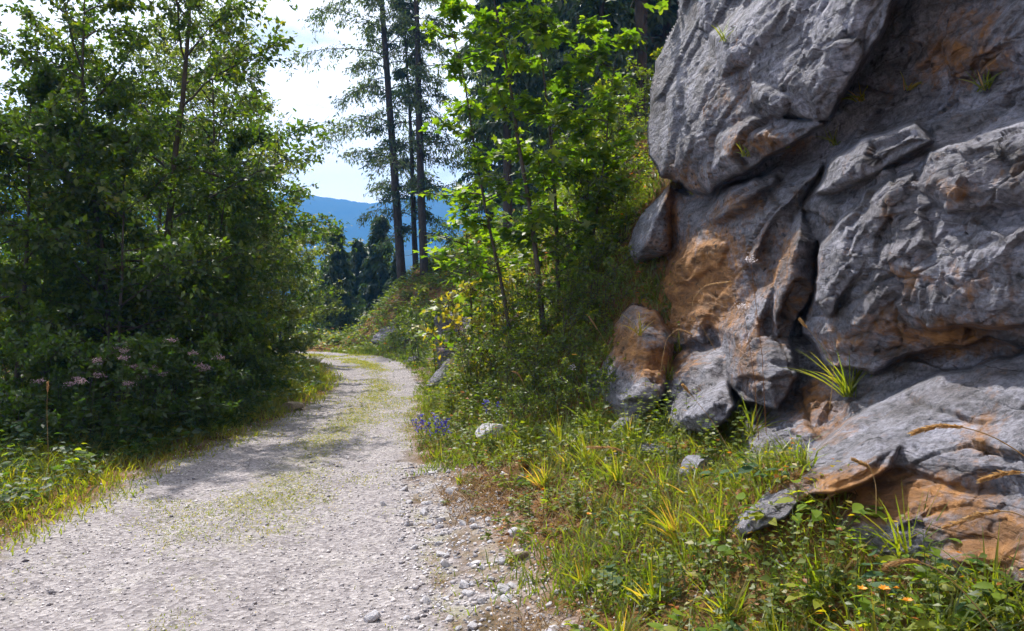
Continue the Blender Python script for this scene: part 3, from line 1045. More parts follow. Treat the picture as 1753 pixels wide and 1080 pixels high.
def conifer(seed, height, rad, base, trunk_r, n_br, n_spray, spray, mat, sparse=False, lean=(0, 0), dead=0):
    rng = np.random.default_rng(seed)
    tr, br, cr_ = MB(), MB(), MB()
    path = curve((0, 0, -.4), (lean[0], lean[1], 1), height + .4, 16, 0, rng, .010)
    tr.tube(path, trunk_r * (1 - np.linspace(0, 1, 17) * .94), 9)
    SP, ST = [], []
    for i in range(n_br):
        t = base + (.985 - base) * ((i + rng.random() * .9) / n_br)
        k = t * 16
        i0 = min(int(k), 15)
        p = path[i0] * (1 - (k - i0)) + path[i0 + 1] * (k - i0)
        tt = (t - base) / (1 - base)
        if sparse:
            L = rad * (.35 + .75 * rng.random()) * (1 - .75 * tt ** 1.5)
            up, dr = .25 + .5 * rng.random(), -.9
        else:
            L = rad * (1 - tt * .94) * (.7 + .45 * rng.random())
            up, dr = .05 + .25 * tt, -.55
        az = i * 2.399 + rng.normal() * .35
        limb = curve(p, (math.cos(az), math.sin(az), up), L, 7, dr, rng, .05)
        br.tube(limb, np.linspace(max(.012, trunk_r * .16 * (1 - .5 * t)), .006, 8), 4)
        for q in range(1 if not sparse else 2, 8):
            for sd in (-1, 1):
                dd = limb[q] - limb[q - 1]
                dd /= np.linalg.norm(dd) + 1e-9
                side = np.cross(dd, (0, 0, 1)) * sd
                if sparse:
                    for _ in range(2):
                        tw = curve(limb[q], dd * .5 + side * (.3 + .9 * rng.random()) + np.array([0, 0, .3 - .8 * rng.random()]), L * (.15 + .25 * rng.random()), 4, -.9, rng, .12)
                        br.tube(tw, np.linspace(.012, .005, 5), 3)
                        SP.append(tw[1:]); ST.append(np.diff(tw, axis=0))
                    continue
                tw = curve(limb[q], dd * .7 + side * (.8 + .3 * rng.random()) + np.array([0, 0, -.15]), L * (.16 + .16 * rng.random()) * (1.15 - q / 9), 3, -.6, rng, .08)
                SP.append(tw[1:]); ST.append(np.diff(tw, axis=0))
        SP.append(limb[2:]); ST.append(np.diff(limb, axis=0)[1:])
    for i in range(dead):
        z = base * height * (.25 + .75 * rng.random())
        az = rng.random() * 6.283
        p = np.array([path[0][0], path[0][1], 0]) + (path[-1] - path[0]) * z / height
        br.tube(curve((p[0], p[1], z), (math.cos(az), math.sin(az), .1), rad * (.15 + .3 * rng.random()), 4, -.4, rng, .08), np.linspace(.02, .004, 5), 3)
    SP = np.concatenate(SP); ST = np.concatenate(ST)
    idx = rng.integers(0, len(SP), n_spray)
    pos = SP[idx] - ST[idx] * rng.random(n_spray)[:, None] + rng.normal(size=(n_spray, 3)) * spray * (.55 if sparse else .3)
    tan = ST[idx] / (np.linalg.norm(ST[idx], axis=1)[:, None] + 1e-9) + randdir(n_spray, rng) * (1.0 if sparse else .7) + np.array([0, 0, -.4])
    nrm = np.array([0, 0, .7]) + rng.normal(size=(n_spray, 3)) * .6
    s = spray * (.6 + .7 * rng.random(n_spray))
    cr_.inst(SPRAY_V, SPRAY_F, frames(nrm, tan, s), pos, np.clip(.1 + .8 * rng.random(n_spray), 0, 1))
    return tr.mesh('trunk', M['sprucebark'], True), br.mesh('branches', M['sprucebark'], True), cr_.mesh('crown', mat)


def plant_tree(name, meshes, x, y, label, cat, group=None, rz=0.0, scale=1.0, dz=0.0):
    o = empty(name, (x, y, th(x, y) + dz), label, cat, group)
    o.rotation_euler = (0, 0, rz)
    o.scale = (scale, scale, scale)
    for nm, me_ in zip(('trunk', 'branches', 'crown'), meshes):
        c = link(nm, me_, o)
        if nm != 'trunk':
            c['kind'] = 'stuff'
    return o


def ux(u, d):
    return (u - CX) / FPX * d


# ------------------------------------------------------------------ trees left of the track
LG = 'broadleaf trees along the left side of the track'
tA = broad_tree(1, 9.2, 2.3, .14, 42, 20000, .105, .085, M['leaf_tree'], 2)
tB = broad_tree(2, 6.4, 2.4, .08, 34, 16500, .12, .065, M['leaf_tree'], 2, tint=(0, .8))
tC = broad_tree(3, 9.2, 2.1, .16, 38, 15500, .085, .065, M['leaf_willow'], 1)
tD = broad_tree(4, 5.4, 1.7, .04, 32, 17000, .10, .05, M['leaf_willow'], 3, tint=(.2, 1))
tE = broad_tree(5, 3.0, 1.3, .03, 22, 9000, .085, .03, M['leaf_tree'], 4)
for (nm, ms, u, d, lab, rz, s) in [
    ('broadleaf_tree', tA, 262, 12.6, 'tall dark-stemmed broadleaf tree standing highest on the left of the track', .3, 1.0),
    ('broadleaf_tree', tB, 25, 11.6, 'dark green broadleaf tree at the far left edge of the picture', 1.0, .9),
    ('broadleaf_tree', tC, 345, 16.2, 'thin-leaved pale grey-green tree right of the tall dark-stemmed one', 2.0, .88),
    ('leafy_tree', tD, 428, 22.5, 'glossy-leaved tree bending toward the track at its left bend', .5, 1.1),
    ('leafy_tree', tD, 398, 18.2, 'low sunlit leafy tree by the track in front of the glossy-leaved one', 2.9, .85),
    ('broadleaf_tree', tA, 165, 13.8, 'slender dark tree between the left edge tree and the tallest one', 2.2, .80),
    ('broadleaf_tree', tC, 240, 18.5, 'yellow-topped tree rising behind the tallest left tree', 4.0, 1.08),
    ('broadleaf_tree', tB, 195, 11.8, 'lower dark tree in front of the slender and the tallest one', 2.6, .78),
    ('broadleaf_tree', tB, 360, 14.2, 'lower dark tree below the thin-leaved pale one', 5.2, .72),
    ('broadleaf_tree', tB, -60, 15.5, 'broad dark tree behind the tree at the left edge', 3.0, .85),
    ('broadleaf_tree', tB, 350, 19.5, 'shaded tree deep behind the thin-leaved pale tree', 5.0, 1.2),
    ('broadleaf_tree', tA, 60, 21.0, 'shaded tree deep in the left thicket behind the edge trees', 1.2, .7),
    ('broadleaf_tree', tB, 190, 23.0, 'shaded tree farthest back in the left thicket', 0.2, 1.3),
    ('leafy_tree', tD, 476, 25.5, 'leafy tree hiding the far end of the track', 4.4, 1.05),
    ('leafy_tree', tD, 400, 28.0, 'leafy tree farthest along the left side behind the bend', 1.4, 1.3),
    ('broadleaf_tree', tB, 290, 28.0, 'dark tree closing the back of the left thicket', 2.4, 1.4),
    ('broadleaf_tree', tB, 100, 29.0, 'dark tree behind everything at the far left', 4.4, 1.5),
]:
    plant_tree(nm, ms, ux(u, d), d, lab, 'tree', LG, rz, s)
SG = 'shrubs under the left trees'
tF = broad_tree(6, 1.5, .8, .02, 18, 3600, .085, .014, M['leaf_tree'], 4, tint=(0, .6))
for (u, d, lab, rz, s) in [
    (110, 12.0, 'dark shrub below the slender dark tree on the left', 0, .9), (205, 12.2, 'dark shrub at the foot of the tallest left tree', 1, .85),
    (320, 13.4, 'dark shrub right of the tallest left tree', 2, .85), (378, 15.2, 'dark shrub nearest the track before the bend', 3, .8),
    (15, 12.6, 'dark shrub under the tree at the left edge', 5, 1.0),
    (270, 16.5, 'shrub deep in the thicket behind the tall tree', 5.6, 1.2), (80, 17.0, 'shrub deep in the thicket at the far left', 2.6, 1.2),
    (180, 18.0, 'shrub in the middle of the dark thicket', 3.6, 1.3), (360, 18.0, 'shrub in the thicket behind the pale tree', 1.6, 1.2)]:
    plant_tree('leafy_shrub', tE, ux(u, d), d, lab, 'shrub', SG, rz, s)

# ------------------------------------------------------------------ tall sparse conifers and spruces
k1 = conifer(21, 30, 5.0, .17, .25, 60, 23000, .22, M['needle_sparse'], True, (-.085, 0), 14)
k2 = conifer(22, 31, 3.4, .30, .22, 46, 12500, .21, M['needle_sparse'], True, (-.02, 0), 14)
k3 = conifer(23, 16, 3.2, .12, .17, 46, 15000, .21, M['needle'], True, (-.03, 0), 8)
TG = 'tall conifers on the bank past the bend'
plant_tree('tall_conifer', k1, ux(690, 40), 40, 'tall leaning conifer with sparse drooping branches, left of the pair past the bend', 'tree', TG)
plant_tree('tall_conifer', k2, ux(727, 39), 39, 'tall straight bare-stemmed conifer, right of the pair past the bend', 'tree', TG)
plant_tree('tall_conifer', k3, ux(712, 41), 41, 'thinner shorter conifer between the two tall stems', 'tree', TG)
s1 = conifer(31, 7.0, 2.1, .03, .09, 60, 11000, .26, M['needle'])
s2 = conifer(32, 22, 3.0, .12, .24, 84, 16000, .40, M['needle'], False, (0, 0), 16)
s3 = conifer(33, 24, 2.6, .34, .26, 64, 11000, .42, M['needle'], False, (.01, 0), 26)
def top_at(name, ms, hgt, u, d, v, lab, group=None, rz=0):
    x = ux(u, d)
    return plant_tree(name, ms, x, d, lab, 'tree', group, rz, (at(u, v, d).z - th(x, d)) / hgt)
top_at('spruce_tree', s1, 7.0, 583, 41, 385, 'small pointed dark spruce below the mountain at the end of the track')
FG = 'spruces on the wooded slope behind the maple'
for i, (ms, u, d, lab, s) in enumerate([
    (s3, 1092, 24, 'dark spruce trunk beside the left edge of the cliff', 1.0),
    (s3, 1046, 29, 'dark spruce second from the cliff edge', 1.0),
    (s2, 985, 33, 'dense dark spruce behind the right side of the maple', 1.0),
    (s2, 905, 38, 'dense dark spruce right behind the middle of the maple', .95),
    (s2, 1120, 36, 'spruce seen in the gap next to the cliff top', 1.05),
    (s3, 1010, 42, 'slim spruce farther up the slope behind the maple', 1.1),
    (s2, 840, 44, 'spruce behind the left side of the maple', .8),
    (s2, 1060, 47, 'spruce farthest up the wooded slope', 1.1),
    (s3, 945, 30, 'bare-stemmed spruce in the shade behind the maple crown', .9),
    (s3, 870, 27, 'bare-stemmed spruce behind the left half of the maple', .75),
    (s2, 1140, 28, 'dense spruce half hidden by the upper cliff', 1.0),
    (s2, 1020, 24, 'dense low-branched spruce on the slope between maple and cliff', .62),
    (s2, 945, 52, 'spruce far behind the maple top', 1.1),
    (s2, 870, 55, 'spruce far behind the left half of the maple', 1.0),
    (s2, 1010, 60, 'spruce at the very back of the slope', 1.2),
]):
    plant_tree('spruce_tree', ms, ux(u, d), d, lab, 'tree', FG, i * 1.7, s)
# small trees past the bend
EG = 'low trees closing the end of the track'
for (ms, hg, u, d, v, lab, rz) in [
    (s1, 7.0, 628, 47, 410, 'low dark spruce left of the tall leaning conifer', 1),
    (s1, 7.0, 655, 46, 370, 'dark spruce filling the gap at the foot of the tall leaning conifer', 2),
    (tD, 5.4, 606, 50, 395, 'pale broadleaf tree behind the small pointed spruce', 0),
    (s1, 7.0, 676, 41, 430, 'young spruce at the base of the tall leaning conifer', 3),
    (tB, 6.4, 548, 43, 470, 'dark broadleaf tree where the track disappears', 3),
    (s1, 7.0, 556, 48, 430, 'dark spruce half hidden by the trees of the left side', 4),
    (tB, 6.4, 640, 52, 430, 'broadleaf tree low in the gap behind the spruces', 1),
    (tB, 6.4, 748, 47, 440, 'dark bushy tree right of the straight conifer foot', 2),
]:
    top_at('low_tree', ms, hg, u, d, v, lab, EG, rz)

# ------------------------------------------------------------------ young maple on the bank, with its large leaves as parts
def maple(x, y, seed, stems, height, n_leaf, leaf, label, parts=300, spread=1.25, base=.18):
    rng = np.random.default_rng(seed)
    root = empty('maple_tree', (x, y, th(x, y)), label, 'tree')
    LP, LT = [], []
    tw_mb = MB()
    for s, (ox, oy, lx, ly, hf, r0) in enumerate(stems):
        path = curve((ox, oy, -.3), (lx, ly, 1), height * hf + .3, 14, .05, rng, .03)
        b = MB()
        b.tube(path, r0 * (1 - np.linspace(0, 1, 15) * .88), 7)
        b.obj('stem', M['bark'], root, True)
        for i in range(int(19 * hf)):
            t = base + (.99 - base) * (i + rng.random()) / int(19 * hf)
            k = t * 14
            i0 = min(int(k), 13)
            p = path[i0] * (1 - (k - i0)) + path[i0 + 1] * (k - i0)
            az = i * 2.399 + s
            L = spread * (1.05 - .55 * t) * (.6 + .6 * rng.random())
            limb = curve(p, (math.cos(az), math.sin(az), .45), L, 5, -.2, rng, .08)
            tw_mb.tube(limb, np.linspace(.012, .004, 6), 4)
            LP.append(limb[1:]); LT.append(np.diff(limb, axis=0))
            for q in (2, 3, 4):
                tw = curve(limb[q], np.array([rng.normal(), rng.normal(), .2]), L * .35, 3, -.2, rng, .1)
                tw_mb.tube(tw, np.linspace(.005, .002, 4), 3)
                LP.append(tw[1:]); LT.append(np.diff(tw, axis=0))
    tw_mb.obj('branches', M['bark'], root, True)['kind'] = 'stuff'
    LP = np.concatenate(LP); LT = np.concatenate(LT)
    idx = rng.integers(0, len(LP), n_leaf)
    pos = LP[idx] - LT[idx] * rng.random(n_leaf)[:, None] + rng.normal(size=(n_leaf, 3)) * .05
    tan = randdir(n_leaf, rng) * np.array([1, 1, .25]) + np.array([0, 0, -.28])
    nrm = np.array([0, 0, 1.0]) + rng.normal(size=(n_leaf, 3)) * .38
    size = leaf * (.6 + .6 * rng.random(n_leaf))
    Fr = frames(nrm, tan, size)
    # the nearest leaves are parts of their own
    order = np.argsort(pos[:, 1] + rng.normal(size=n_leaf) * .25)
    own, rest = order[:parts], order[parts:]
    lm = mesh_np('leaf', MAPLE_V, MAPLE_F, M['leaf_maple1'])
    from mathutils import Matrix
    for i in own:
        o = link('leaf', lm, root)
        m4 = Matrix.Identity(4)
        for a in range(3):
            for c in range(3):
                m4[a][c] = Fr[i][a][c]
            m4[a][3] = pos[i][a]
        o.matrix_basis = m4
    f = MB()
    f.inst(MAPLE_V, MAPLE_F, Fr[rest], pos[rest], rng.random(len(rest)))
    f.obj('foliage', M['leaf_maple'], root)['kind'] = 'stuff'
    return root


maple(ux(935, 10.6), 10.6, 51, [(0, 0, -.10, 0, 1.0, .045), (.22, .25, -.02, 0, .95, .036), (.42, .1, .06, 0, .72, .028), (-.45, .5, -.22, .05, .9, .03), (.65, .5, .05, .1, .8, .026)],
      5.8, 4700, .165, 'young maple with large sunlit lobed leaves on the bank beside the cliff', spread=1.1)
maple(ux(815, 13.5), 13.5, 52, [(0, 0, -.05, 0, 1.0, .03), (.3, .2, .05, 0, .8, .026)], 3.4, 800, .20, 'smaller shaded maple on the bank left of the big one', parts=160, spread=1.2)

# overhanging maple spray at the top beside the cliff
mo = empty('maple_branch', at(1120, -60, 9.3), 'bright maple spray hanging in at the top beside the cliff', 'branch')
rng = np.random.default_rng(77)
b = MB()
tip = np.array(at(1090, 8, 9.2) - at(1120, -60, 9.3))
b.tube(curve((0, 0, .4), (tip[0], tip[1], tip[2] - .4), 1.0, 5, -.2, rng, .05), np.linspace(.014, .004, 6), 5)
b.obj('twig', M['bark'], mo, True)
lm = mesh_np('leaf', MAPLE_V, MAPLE_F, M['leaf_maple1'])
for i in range(16):
    o = link('leaf', lm, mo)
    q = at(1045 + 100 * rng.random(), -40 + 52 * rng.random(), 9.1 + .3 * rng.random()) - mo.location
    o.location = q
    o.rotation_euler = (rng.normal() * .4, .3 + rng.normal() * .4, rng.random() * 6.28)
    s = .17 + .08 * rng.random()
    o.scale = (s, s, s)

# ------------------------------------------------------------------ ground cover (uncountable)
def vr(n):
    return RNG.random(n)


# left verge grass
g = MB()
def keepL(r, l, x, y):
    pn = vnoise(p3(x * .9, y * .9), 5)
    return np.where((l > -.35) & (l < 2.4), np.clip(.9 * sstep(-.35, .35, l + .25 * pn), 0, 1), 0) * np.where((y < 8) & (l > 2.0), .4, 1)
x, y, z, r, l = sample(130000, -14, -2.5, 4.2, 34, keepL, power=0)
h = (.06 + .16 * vr(len(x)) ** 1.4) * (.45 + .75 * np.clip(l, 0, 1)) * (1 + .035 * (y - 6))
blades(g, x, y, z, h, .006 + .0011 * y, np.clip(.30 + .42 * vr(len(x)) + .12 * vnoise(p3(x * 2, y * 2), 9), 0, .86), .95)
tag(g.obj('left_grass', M['grass']), 'yellow-green grass along the left edge of the track', 'grass', kind='stuff')
g = MB()
def keepLH(r, l, x, y):
    return np.where((l > .25) & (l < 9), .9 * sstep(-.1, .6, l + .5 * vnoise(p3(x * 1.4, y * 1.4), 8)), 0)
x, y, z, r, l = sample(11000, -16, -2.5, 5.0, 32, keepLH, power=0)
herbs(g, x, y, z, (.16 + .38 * vr(len(x))) * (.5 + .5 * np.clip(l / 1.6, 0, 1)), .045 + .0032 * y, .25 + .45 * vr(len(x)), 10, .8)
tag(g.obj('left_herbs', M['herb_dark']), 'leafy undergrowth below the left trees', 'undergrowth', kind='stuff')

# thin grass growing in the track
g = MB()
def keepT(r, l, x, y):
    w = np.maximum(-(r + l), .3)
    fr = np.clip(-l / w, 0, 1)
    pn = fbm(p3(x * 1.1, y * .8), 3, .5, 15)
    mid = np.exp(-((fr - .53) / .14) ** 2) * sstep(-.30, .45, pn + .25) * sstep(3.5, 9, y)
    sp = .5 * sstep(.26, .5, pn)
    ed = .55 * np.exp(-(l / -.35) ** 2) + .45 * np.exp(-(r / -.28) ** 2)
    return np.where((r < 0) & (l < 0), np.clip(mid * .9 + sp + ed * sstep(-.2, .4, pn), 0, 1), 0)
x, y, z, r, l = sample(420000, -10, .2, 3.4, 33, keepT, power=0)
blades(g, x, y, z, .008 + .022 * vr(len(x)) + .0008 * y, .003 + .0007 * y, np.clip(.36 + .45 * vr(len(x)), 0, .9), 1.6)
tag(g.obj('track_grass', M['grass']), 'thin dry grass in the middle of the gravel track', 'grass', kind='stuff')

# right verge and bank
g = MB()
def keepR(r, l, x, y):
    pn = fbm(p3(x * .9, y * .9), 3, .5, 25)
    a = np.where((r > -.15) & (r < 3.6), sstep(-.2, .25, r + .3 * pn), 0)
    b = np.where(y < 7.6, sstep(.15, 1.1, r + .7 * pn) * (.42 + .58 * sstep(-.25, .25, pn)), 1.0)
    return a * b
x, y, z, r, l = sample(230000, -10, 3.2, 2.5, 34, keepR, power=0)
nearw = sstep(8.5, 6.5, y)
h = (.05 + .12 * vr(len(x)) ** 1.5) * (.45 + .6 * np.clip(r, 0, 1)) * (1 + .03 * y)
tt = np.clip(.08 + .38 * vr(len(x)) + nearw * (.05 + .30 * vr(len(x)) * (vr(len(x)) < .5)) + .15 * vnoise(p3(x * 2, y * 2), 19), 0, 1)
blades(g, x, y, z, h, .005 + .0011 * y, tt, 1.0)
tag(g.obj('bank_grass', M['grass']), 'mixed green and dry grass on the right bank', 'grass', kind='stuff')
g = MB()
def keepRH(r, l, x, y):
    pn = fbm(p3(x * .7, y * .7), 3, .5, 35)
    return np.where(r > .1, np.where(y < 8, (.80 + .20 * sstep(5.5, 4, y) * sstep(.9, 1.5, r)) * sstep(.1, 1.0, r + .5 * pn), sstep(0, .8, r + .3 * pn)), 0)
x, y, z, r, l = sample(44000, -14, 14, 2.5, 48, keepRH, power=0)
nw = sstep(9, 6.5, y)
h = (.14 + .32 * vr(len(x))) * (1 - (.70 - .30 * sstep(4.6, 3.6, y) * sstep(.8, 1.4, r)) * nw) * (.4 + .6 * np.clip(r / 1.5, 0, 1)) * (1 + .012 * y)
t = np.clip(.22 + .38 * vr(len(x)) + .22 * nw * vr(len(x)) + .35 * (vr(len(x)) < .10), 0, 1)
herbs(g, x, y, z, h, (.020 + .0040 * y), t, 11, .9)
tag(g.obj('bank_herbs', M['herb']), 'leafy herbs covering the right bank and slope', 'undergrowth', kind='stuff')
# bent dead grass matted between the green
g = MB()
x, y, z, r, l = sample(60000, -3, 3.2, 2.5, 13, lambda r, l, x, y: np.where((r > .15) & (r < 3.4), sstep(-.35, .25, fbm(p3(x * 1.1 + 9, y * 1.1), 3, .5, 65)), 0), power=0)
M['thatch'] = leaf_mat('dead_grass_blade', [(0, (.10, .060, .025)), (.6, (.20, .115, .045)), (1, (.34, .22, .10))], .35, .03, .6, (1.3, 1.2, 1.0))
blades(g, x, y, z + .01, .03 + .06 * vr(len(x)), .003 + .0008 * y, vr(len(x)), 3.2)
tag(g.obj('dead_grass', M['thatch']), 'bent straw-coloured dead grass matted over the right bank', 'grass', kind='stuff')
# withered litter on the bank below the cliff
g = MB()
def keepD(r, l, x, y):
    pn = fbm(p3(x * 1.3 + 4, y * 1.3), 3, .5, 45)
    return np.where((r > .4) & (r < 3.4) & (y < 9.5), sstep(-.25, .3, pn), 0)
x, y, z, r, l = sample(22000, -2, 3.2, 2.6, 9.5, keepD, power=0)
a = RNG.random(len(x)) * 6.283
tan = np.stack([np.cos(a), np.sin(a), .25 * RNG.normal(size=len(x))], 1)
g.inst(LEAF_V, LEAF_F, frames(np.array([0, 0, 1.0]) + .5 * RNG.normal(size=(len(x), 3)), tan, .03 + .05 * vr(len(x)), .012 + .03 * vr(len(x))), np.stack([x, y, z + .015], 1), vr(len(x)))
M['litter'] = leaf_mat('withered_leaf', [(0, (.13, .055, .02)), (.6, (.27, .125, .045)), (1, (.40, .24, .10))], .3, .03, .6, (1.2, 1.1, 1))
tag(g.obj('leaf_litter', M['litter']), 'rust-brown withered leaves on the bank below the cliff', 'litter', kind='stuff')

# gravel on the track
PEB = np.array([[1, 0, 0], [.2, .95, .1], [-.9, .3, -.1], [-.4, -.85, .05], [.55, -.7, -.1], [.1, .1, .62], [-.1, 0, -.5]])
PEBF = np.array([[0, 1, 5], [1, 2, 5], [2, 3, 5], [3, 4, 5], [4, 0, 5], [1, 0, 6], [2, 1, 6], [3, 2, 6], [4, 3, 6], [0, 4, 6]])
g = MB()
def keepG(r, l, x, y):
    pn = fbm(p3(x * 1.0, y * .6), 3, .5, 55)
    inside = (r < .25) & (l < .3)
    rub = (r > -.35) & (r < .85 + .5 * pn) & (y < 8.3)
    return np.where(inside, .45 + .45 * sstep(-.3, .3, pn), 0) + np.where(rub, .8 * sstep(1.3, .2, r), 0)
x, y, z, r, l = sample(95000, -7, 2.2, 3.1, 24, keepG, power=0)
n_ = len(x)
s = (.0028 + .009 * vr(n_) ** 3.2) * (.8 + .035 * y) + .014 * (vr(n_) < .012) + np.where((r > -.25) & (y < 8.3), .012 * vr(n_) ** 3, 0)
Fr = frames(np.array([0, 0, 1.0]) + .45 * RNG.normal(size=(n_, 3)), randdir(n_, RNG) * np.array([1, 1, .2]), s * (.8 + .6 * vr(n_)), s)
g.inst(PEB, PEBF, Fr, np.stack([x, y, z + s * .15], 1), np.clip(.5 + .33 * RNG.normal(size=n_), 0, 1))
tag(g.obj('gravel', M['gravel']), 'loose pale gravel on the track', 'gravel', kind='stuff')

# ------------------------------------------------------------------ stones
def stone_mesh(name, seed, mat, sub=3, flat=.65):
    import bmesh
    bm = bmesh.new()
    bmesh.ops.create_icosphere(bm, subdivisions=sub, radius=1)
    V = np.array([v.co[:] for v in bm.verts])
    rng = np.random.default_rng(seed)
    for _ in range(12):                                 # flat broken faces
        d = rng.normal(size=3); d /= np.linalg.norm(d)
        c = .50 + .32 * rng.random()
        ex = np.maximum(V @ d - c, 0)
        V = V - ex[:, None] * d
    V = V * np.array([1, .75 + .2 * rng.random(), flat])
    V = V * (1 + .06 * fbm(V * 2.2 + seed, 3, .5, seed) + (.05 * fbm(V * 7 + seed, 3, .6, seed, True) if sub > 3 else 0))[:, None]
    for v, c in zip(bm.verts, V):
        v.co = c
    me_ = bpy.data.meshes.new(name)
    bm.to_mesh(me_); bm.free()
    me_.materials.append(mat)
    return me_


stones = [stone_mesh('stone', 200 + k, M['stone'], 2, .5 + .05 * k) for k in range(6)]
big = stone_mesh('stone', 231, M['stone'], 4, .72)
def stone(u, v, d, size, me_, label, group=None, rz=0, tilt=0, name='stone'):
    x = ux(u, d)
    o = link(name, me_, None, (x, d, th(x, d) + size * .22))
    o.scale = (size, size, size)
    o.rotation_euler = (tilt, tilt * .5, rz)
    return tag(o, label, 'stone', group)
stone(843, 757, 8.5, .21, big, 'angular white stone lying in the grass at the right verge', rz=.6, tilt=.3)
b2 = stone_mesh('stone', 240, M['brownstone'], 4, .6)
stone(500, 697, 13.0, .20, b2, 'flat brown stone at the left edge of the track before the bend', rz=.2)
stone(893, 958, 4.75, .058, stone_mesh('stone', 251, M['brownstone'], 3, .8), 'tan stone in the grass beside the rubble', rz=.2)
stone(605, 889, 5.98, .026, stones[2], 'dark pebble in the middle of the track', rz=.4)
stone(373, 923, 5.5, .028, stones[3], 'dark pebble in the left wheel track', rz=.9)
stone(738, 818, 7.6, .055, stones[1], 'grey stone where the verge meets the track', rz=1.9)
stone(1190, 800, 5.4, .16, stone_mesh('stone', 261, M['rock'], 4, .8), 'dark brown stone among the grass tufts below the cliff', rz=.4, tilt=.2)
SGp = 'pale stones in the rubble at the right edge of the track'
rng = np.random.default_rng(91)
k = 0
while k < 190:
    d = 3.5 + 4.4 * rng.random() ** 1.3
    xr = float(np.interp(d, [p[1] for p in RIGHT[:6]], [p[0] for p in RIGHT[:6]]))
    x = xr + rng.normal() * .24 + .16
    u = CX + x / d * FPX
    s = .012 + .052 * rng.random() ** 2.2
    o = link('stone', stones[k % 6], None, (x, d, th(x, d) + s * .2))
    o.scale = (s, s * (.8 + .4 * rng.random()), s)
    o.rotation_euler = (rng.normal() * .25, rng.normal() * .25, rng.random() * 6.28)
    big_ = 'pale stone' if s > .026 else 'small pebble'
    where = 'at the bottom edge of the picture' if d < 4.3 else ('where the rubble is thickest' if d < 5.3 else ('halfway along the rubble strip' if d < 6.6 else 'at the far end of the rubble strip'))
    tag(o, big_ + ' right of the track ' + where, 'stone', SGp)
    k += 1

# rock outcrops on the far bank
def outcrop(u, d, w, h, seed, label, dz=0.0):
    me_ = stone_mesh('rock_outcrop', seed, M['rock'], 5, h / w)
    V = np.empty(len(me_.vertices) * 3)
    me_.vertices.foreach_get('co', V)
    V = V.reshape(-1, 3)
    V = V * (1 + .10 * fbm(V * 5 + seed, 4, .6, seed, True))[:, None]
    me_.vertices.foreach_set('co', V.ravel())
    x = ux(u, d)
    o = link('rock_outcrop', me_, None, (x, d, th(x, d) + dz))
    o.scale = (w, w, w)
    o.rotation_euler = (.2, -.5, seed)
    tag(o, label, 'rock')
outcrop(792, 18.5, 1.0, .9, 301, 'dark violet rock outcrop on the bank left of the maple', .05)
outcrop(765, 17.0, .5, .4, 302, 'smaller rock on the bank below the violet outcrop', -.05)
outcrop(664, 33, .9, .8, 303, 'pale rock streak on the bank under the tall conifers', -.3)
outcrop(708, 26, .7, .6, 305, 'rock showing through the bank between the tall conifers and the track', -.25)

bankrock = [stone_mesh('bank_rock', 270 + k, M['rock'], 4, .55 + .1 * k) for k in range(3)]
for i, (u, d, sz, rz, lab) in enumerate([
    (1040, 8.6, .42, .4, 'grey rock showing through the bank under the boulder'), (985, 9.0, .30, 1.2, 'dark rock in the hollow beside the maple'), (1090, 7.2, .34, 2.0, 'grey rock at the foot of the orange ledge'),
    (1135, 6.2, .30, 3.0, 'rusty rock below the grey ledge'), (1060, 6.5, .16, .9, 'half-buried grey rock in the upper bank'), (940, 7.9, .16, 4.0, 'half-buried rock right of the white stone'),
    (1210, 5.6, .26, 5.1, 'brown rock between the grey ledge and the slab'), (1010, 5.5, .09, 1.0, 'small rock in the rusty litter'), (900, 6.6, .11, 2.2, 'flat rock below the white stone'),
    (1170, 4.75, .13, .3, 'rock beside the left tip of the slab'), (975, 6.9, .12, 2.9, 'small half-buried rock in the olive grass'), (1110, 5.2, .1, 3.9, 'small dark rock by the bright tuft')]):
    x = ux(u, d)
    o = link('bank_rock', bankrock[i % 3], None, (x, d, th(x, d) - sz * .22))
    o.scale = (sz * .75, sz * .9, sz * .75)
    o.rotation_euler = (.25, -.35, rz)
    tag(o, lab, 'rock', 'rocks showing through the bank')
# ------------------------------------------------------------------ flowering plants and tufts
def leafy_stem(mb_stem, mb_leaf, p0, h, lean, nl, leaf, rng, wid=.35, tint=.5, whorl=1, r=.003):
    path = curve(p0, (lean[0], lean[1], 1), h, 8, -.05, rng, .03)
    mb_stem.tube(path, np.linspace(r, r * .5, 9), 4)
    n = nl
    t = np.linspace(.12, .95, n)
    k = t * 8
    i0 = np.minimum(k.astype(int), 7)
    pos = path[i0] + (path[i0 + 1] - path[i0]) * (k - i0)[:, None]
    az = np.arange(n) * 2.1 + rng.random() * 6
    tan = np.stack([np.cos(az), np.sin(az), .35 - .5 * rng.random(n)], 1)
    nrm = np.array([0, 0, 1.0]) + rng.normal(size=(n, 3)) * .3
    s = leaf * (1.1 - .5 * t) * (.8 + .4 * rng.random(n))
    mb_leaf.inst(LEAF_V * np.array([1, wid / .3, 1]), LEAF_F, frames(nrm, tan, s), pos, np.clip(tint + .2 * rng.normal(size=n), 0, 1))
    return path


def florets(mb, c, rad, n, size, rng, flat=.45):
    p = rng.normal(size=(n, 3)) * np.array([rad, rad, rad * flat]) * .5 + np.array(c)
    mb.inst(LEAF_V, LEAF_F, frames(np.array([0, 0, 1.]) + rng.normal(size=(n, 3)) * .5, randdir(n, rng), np.full(n, size) * (.6 + .8 * rng.random(n))), p, rng.random(n))


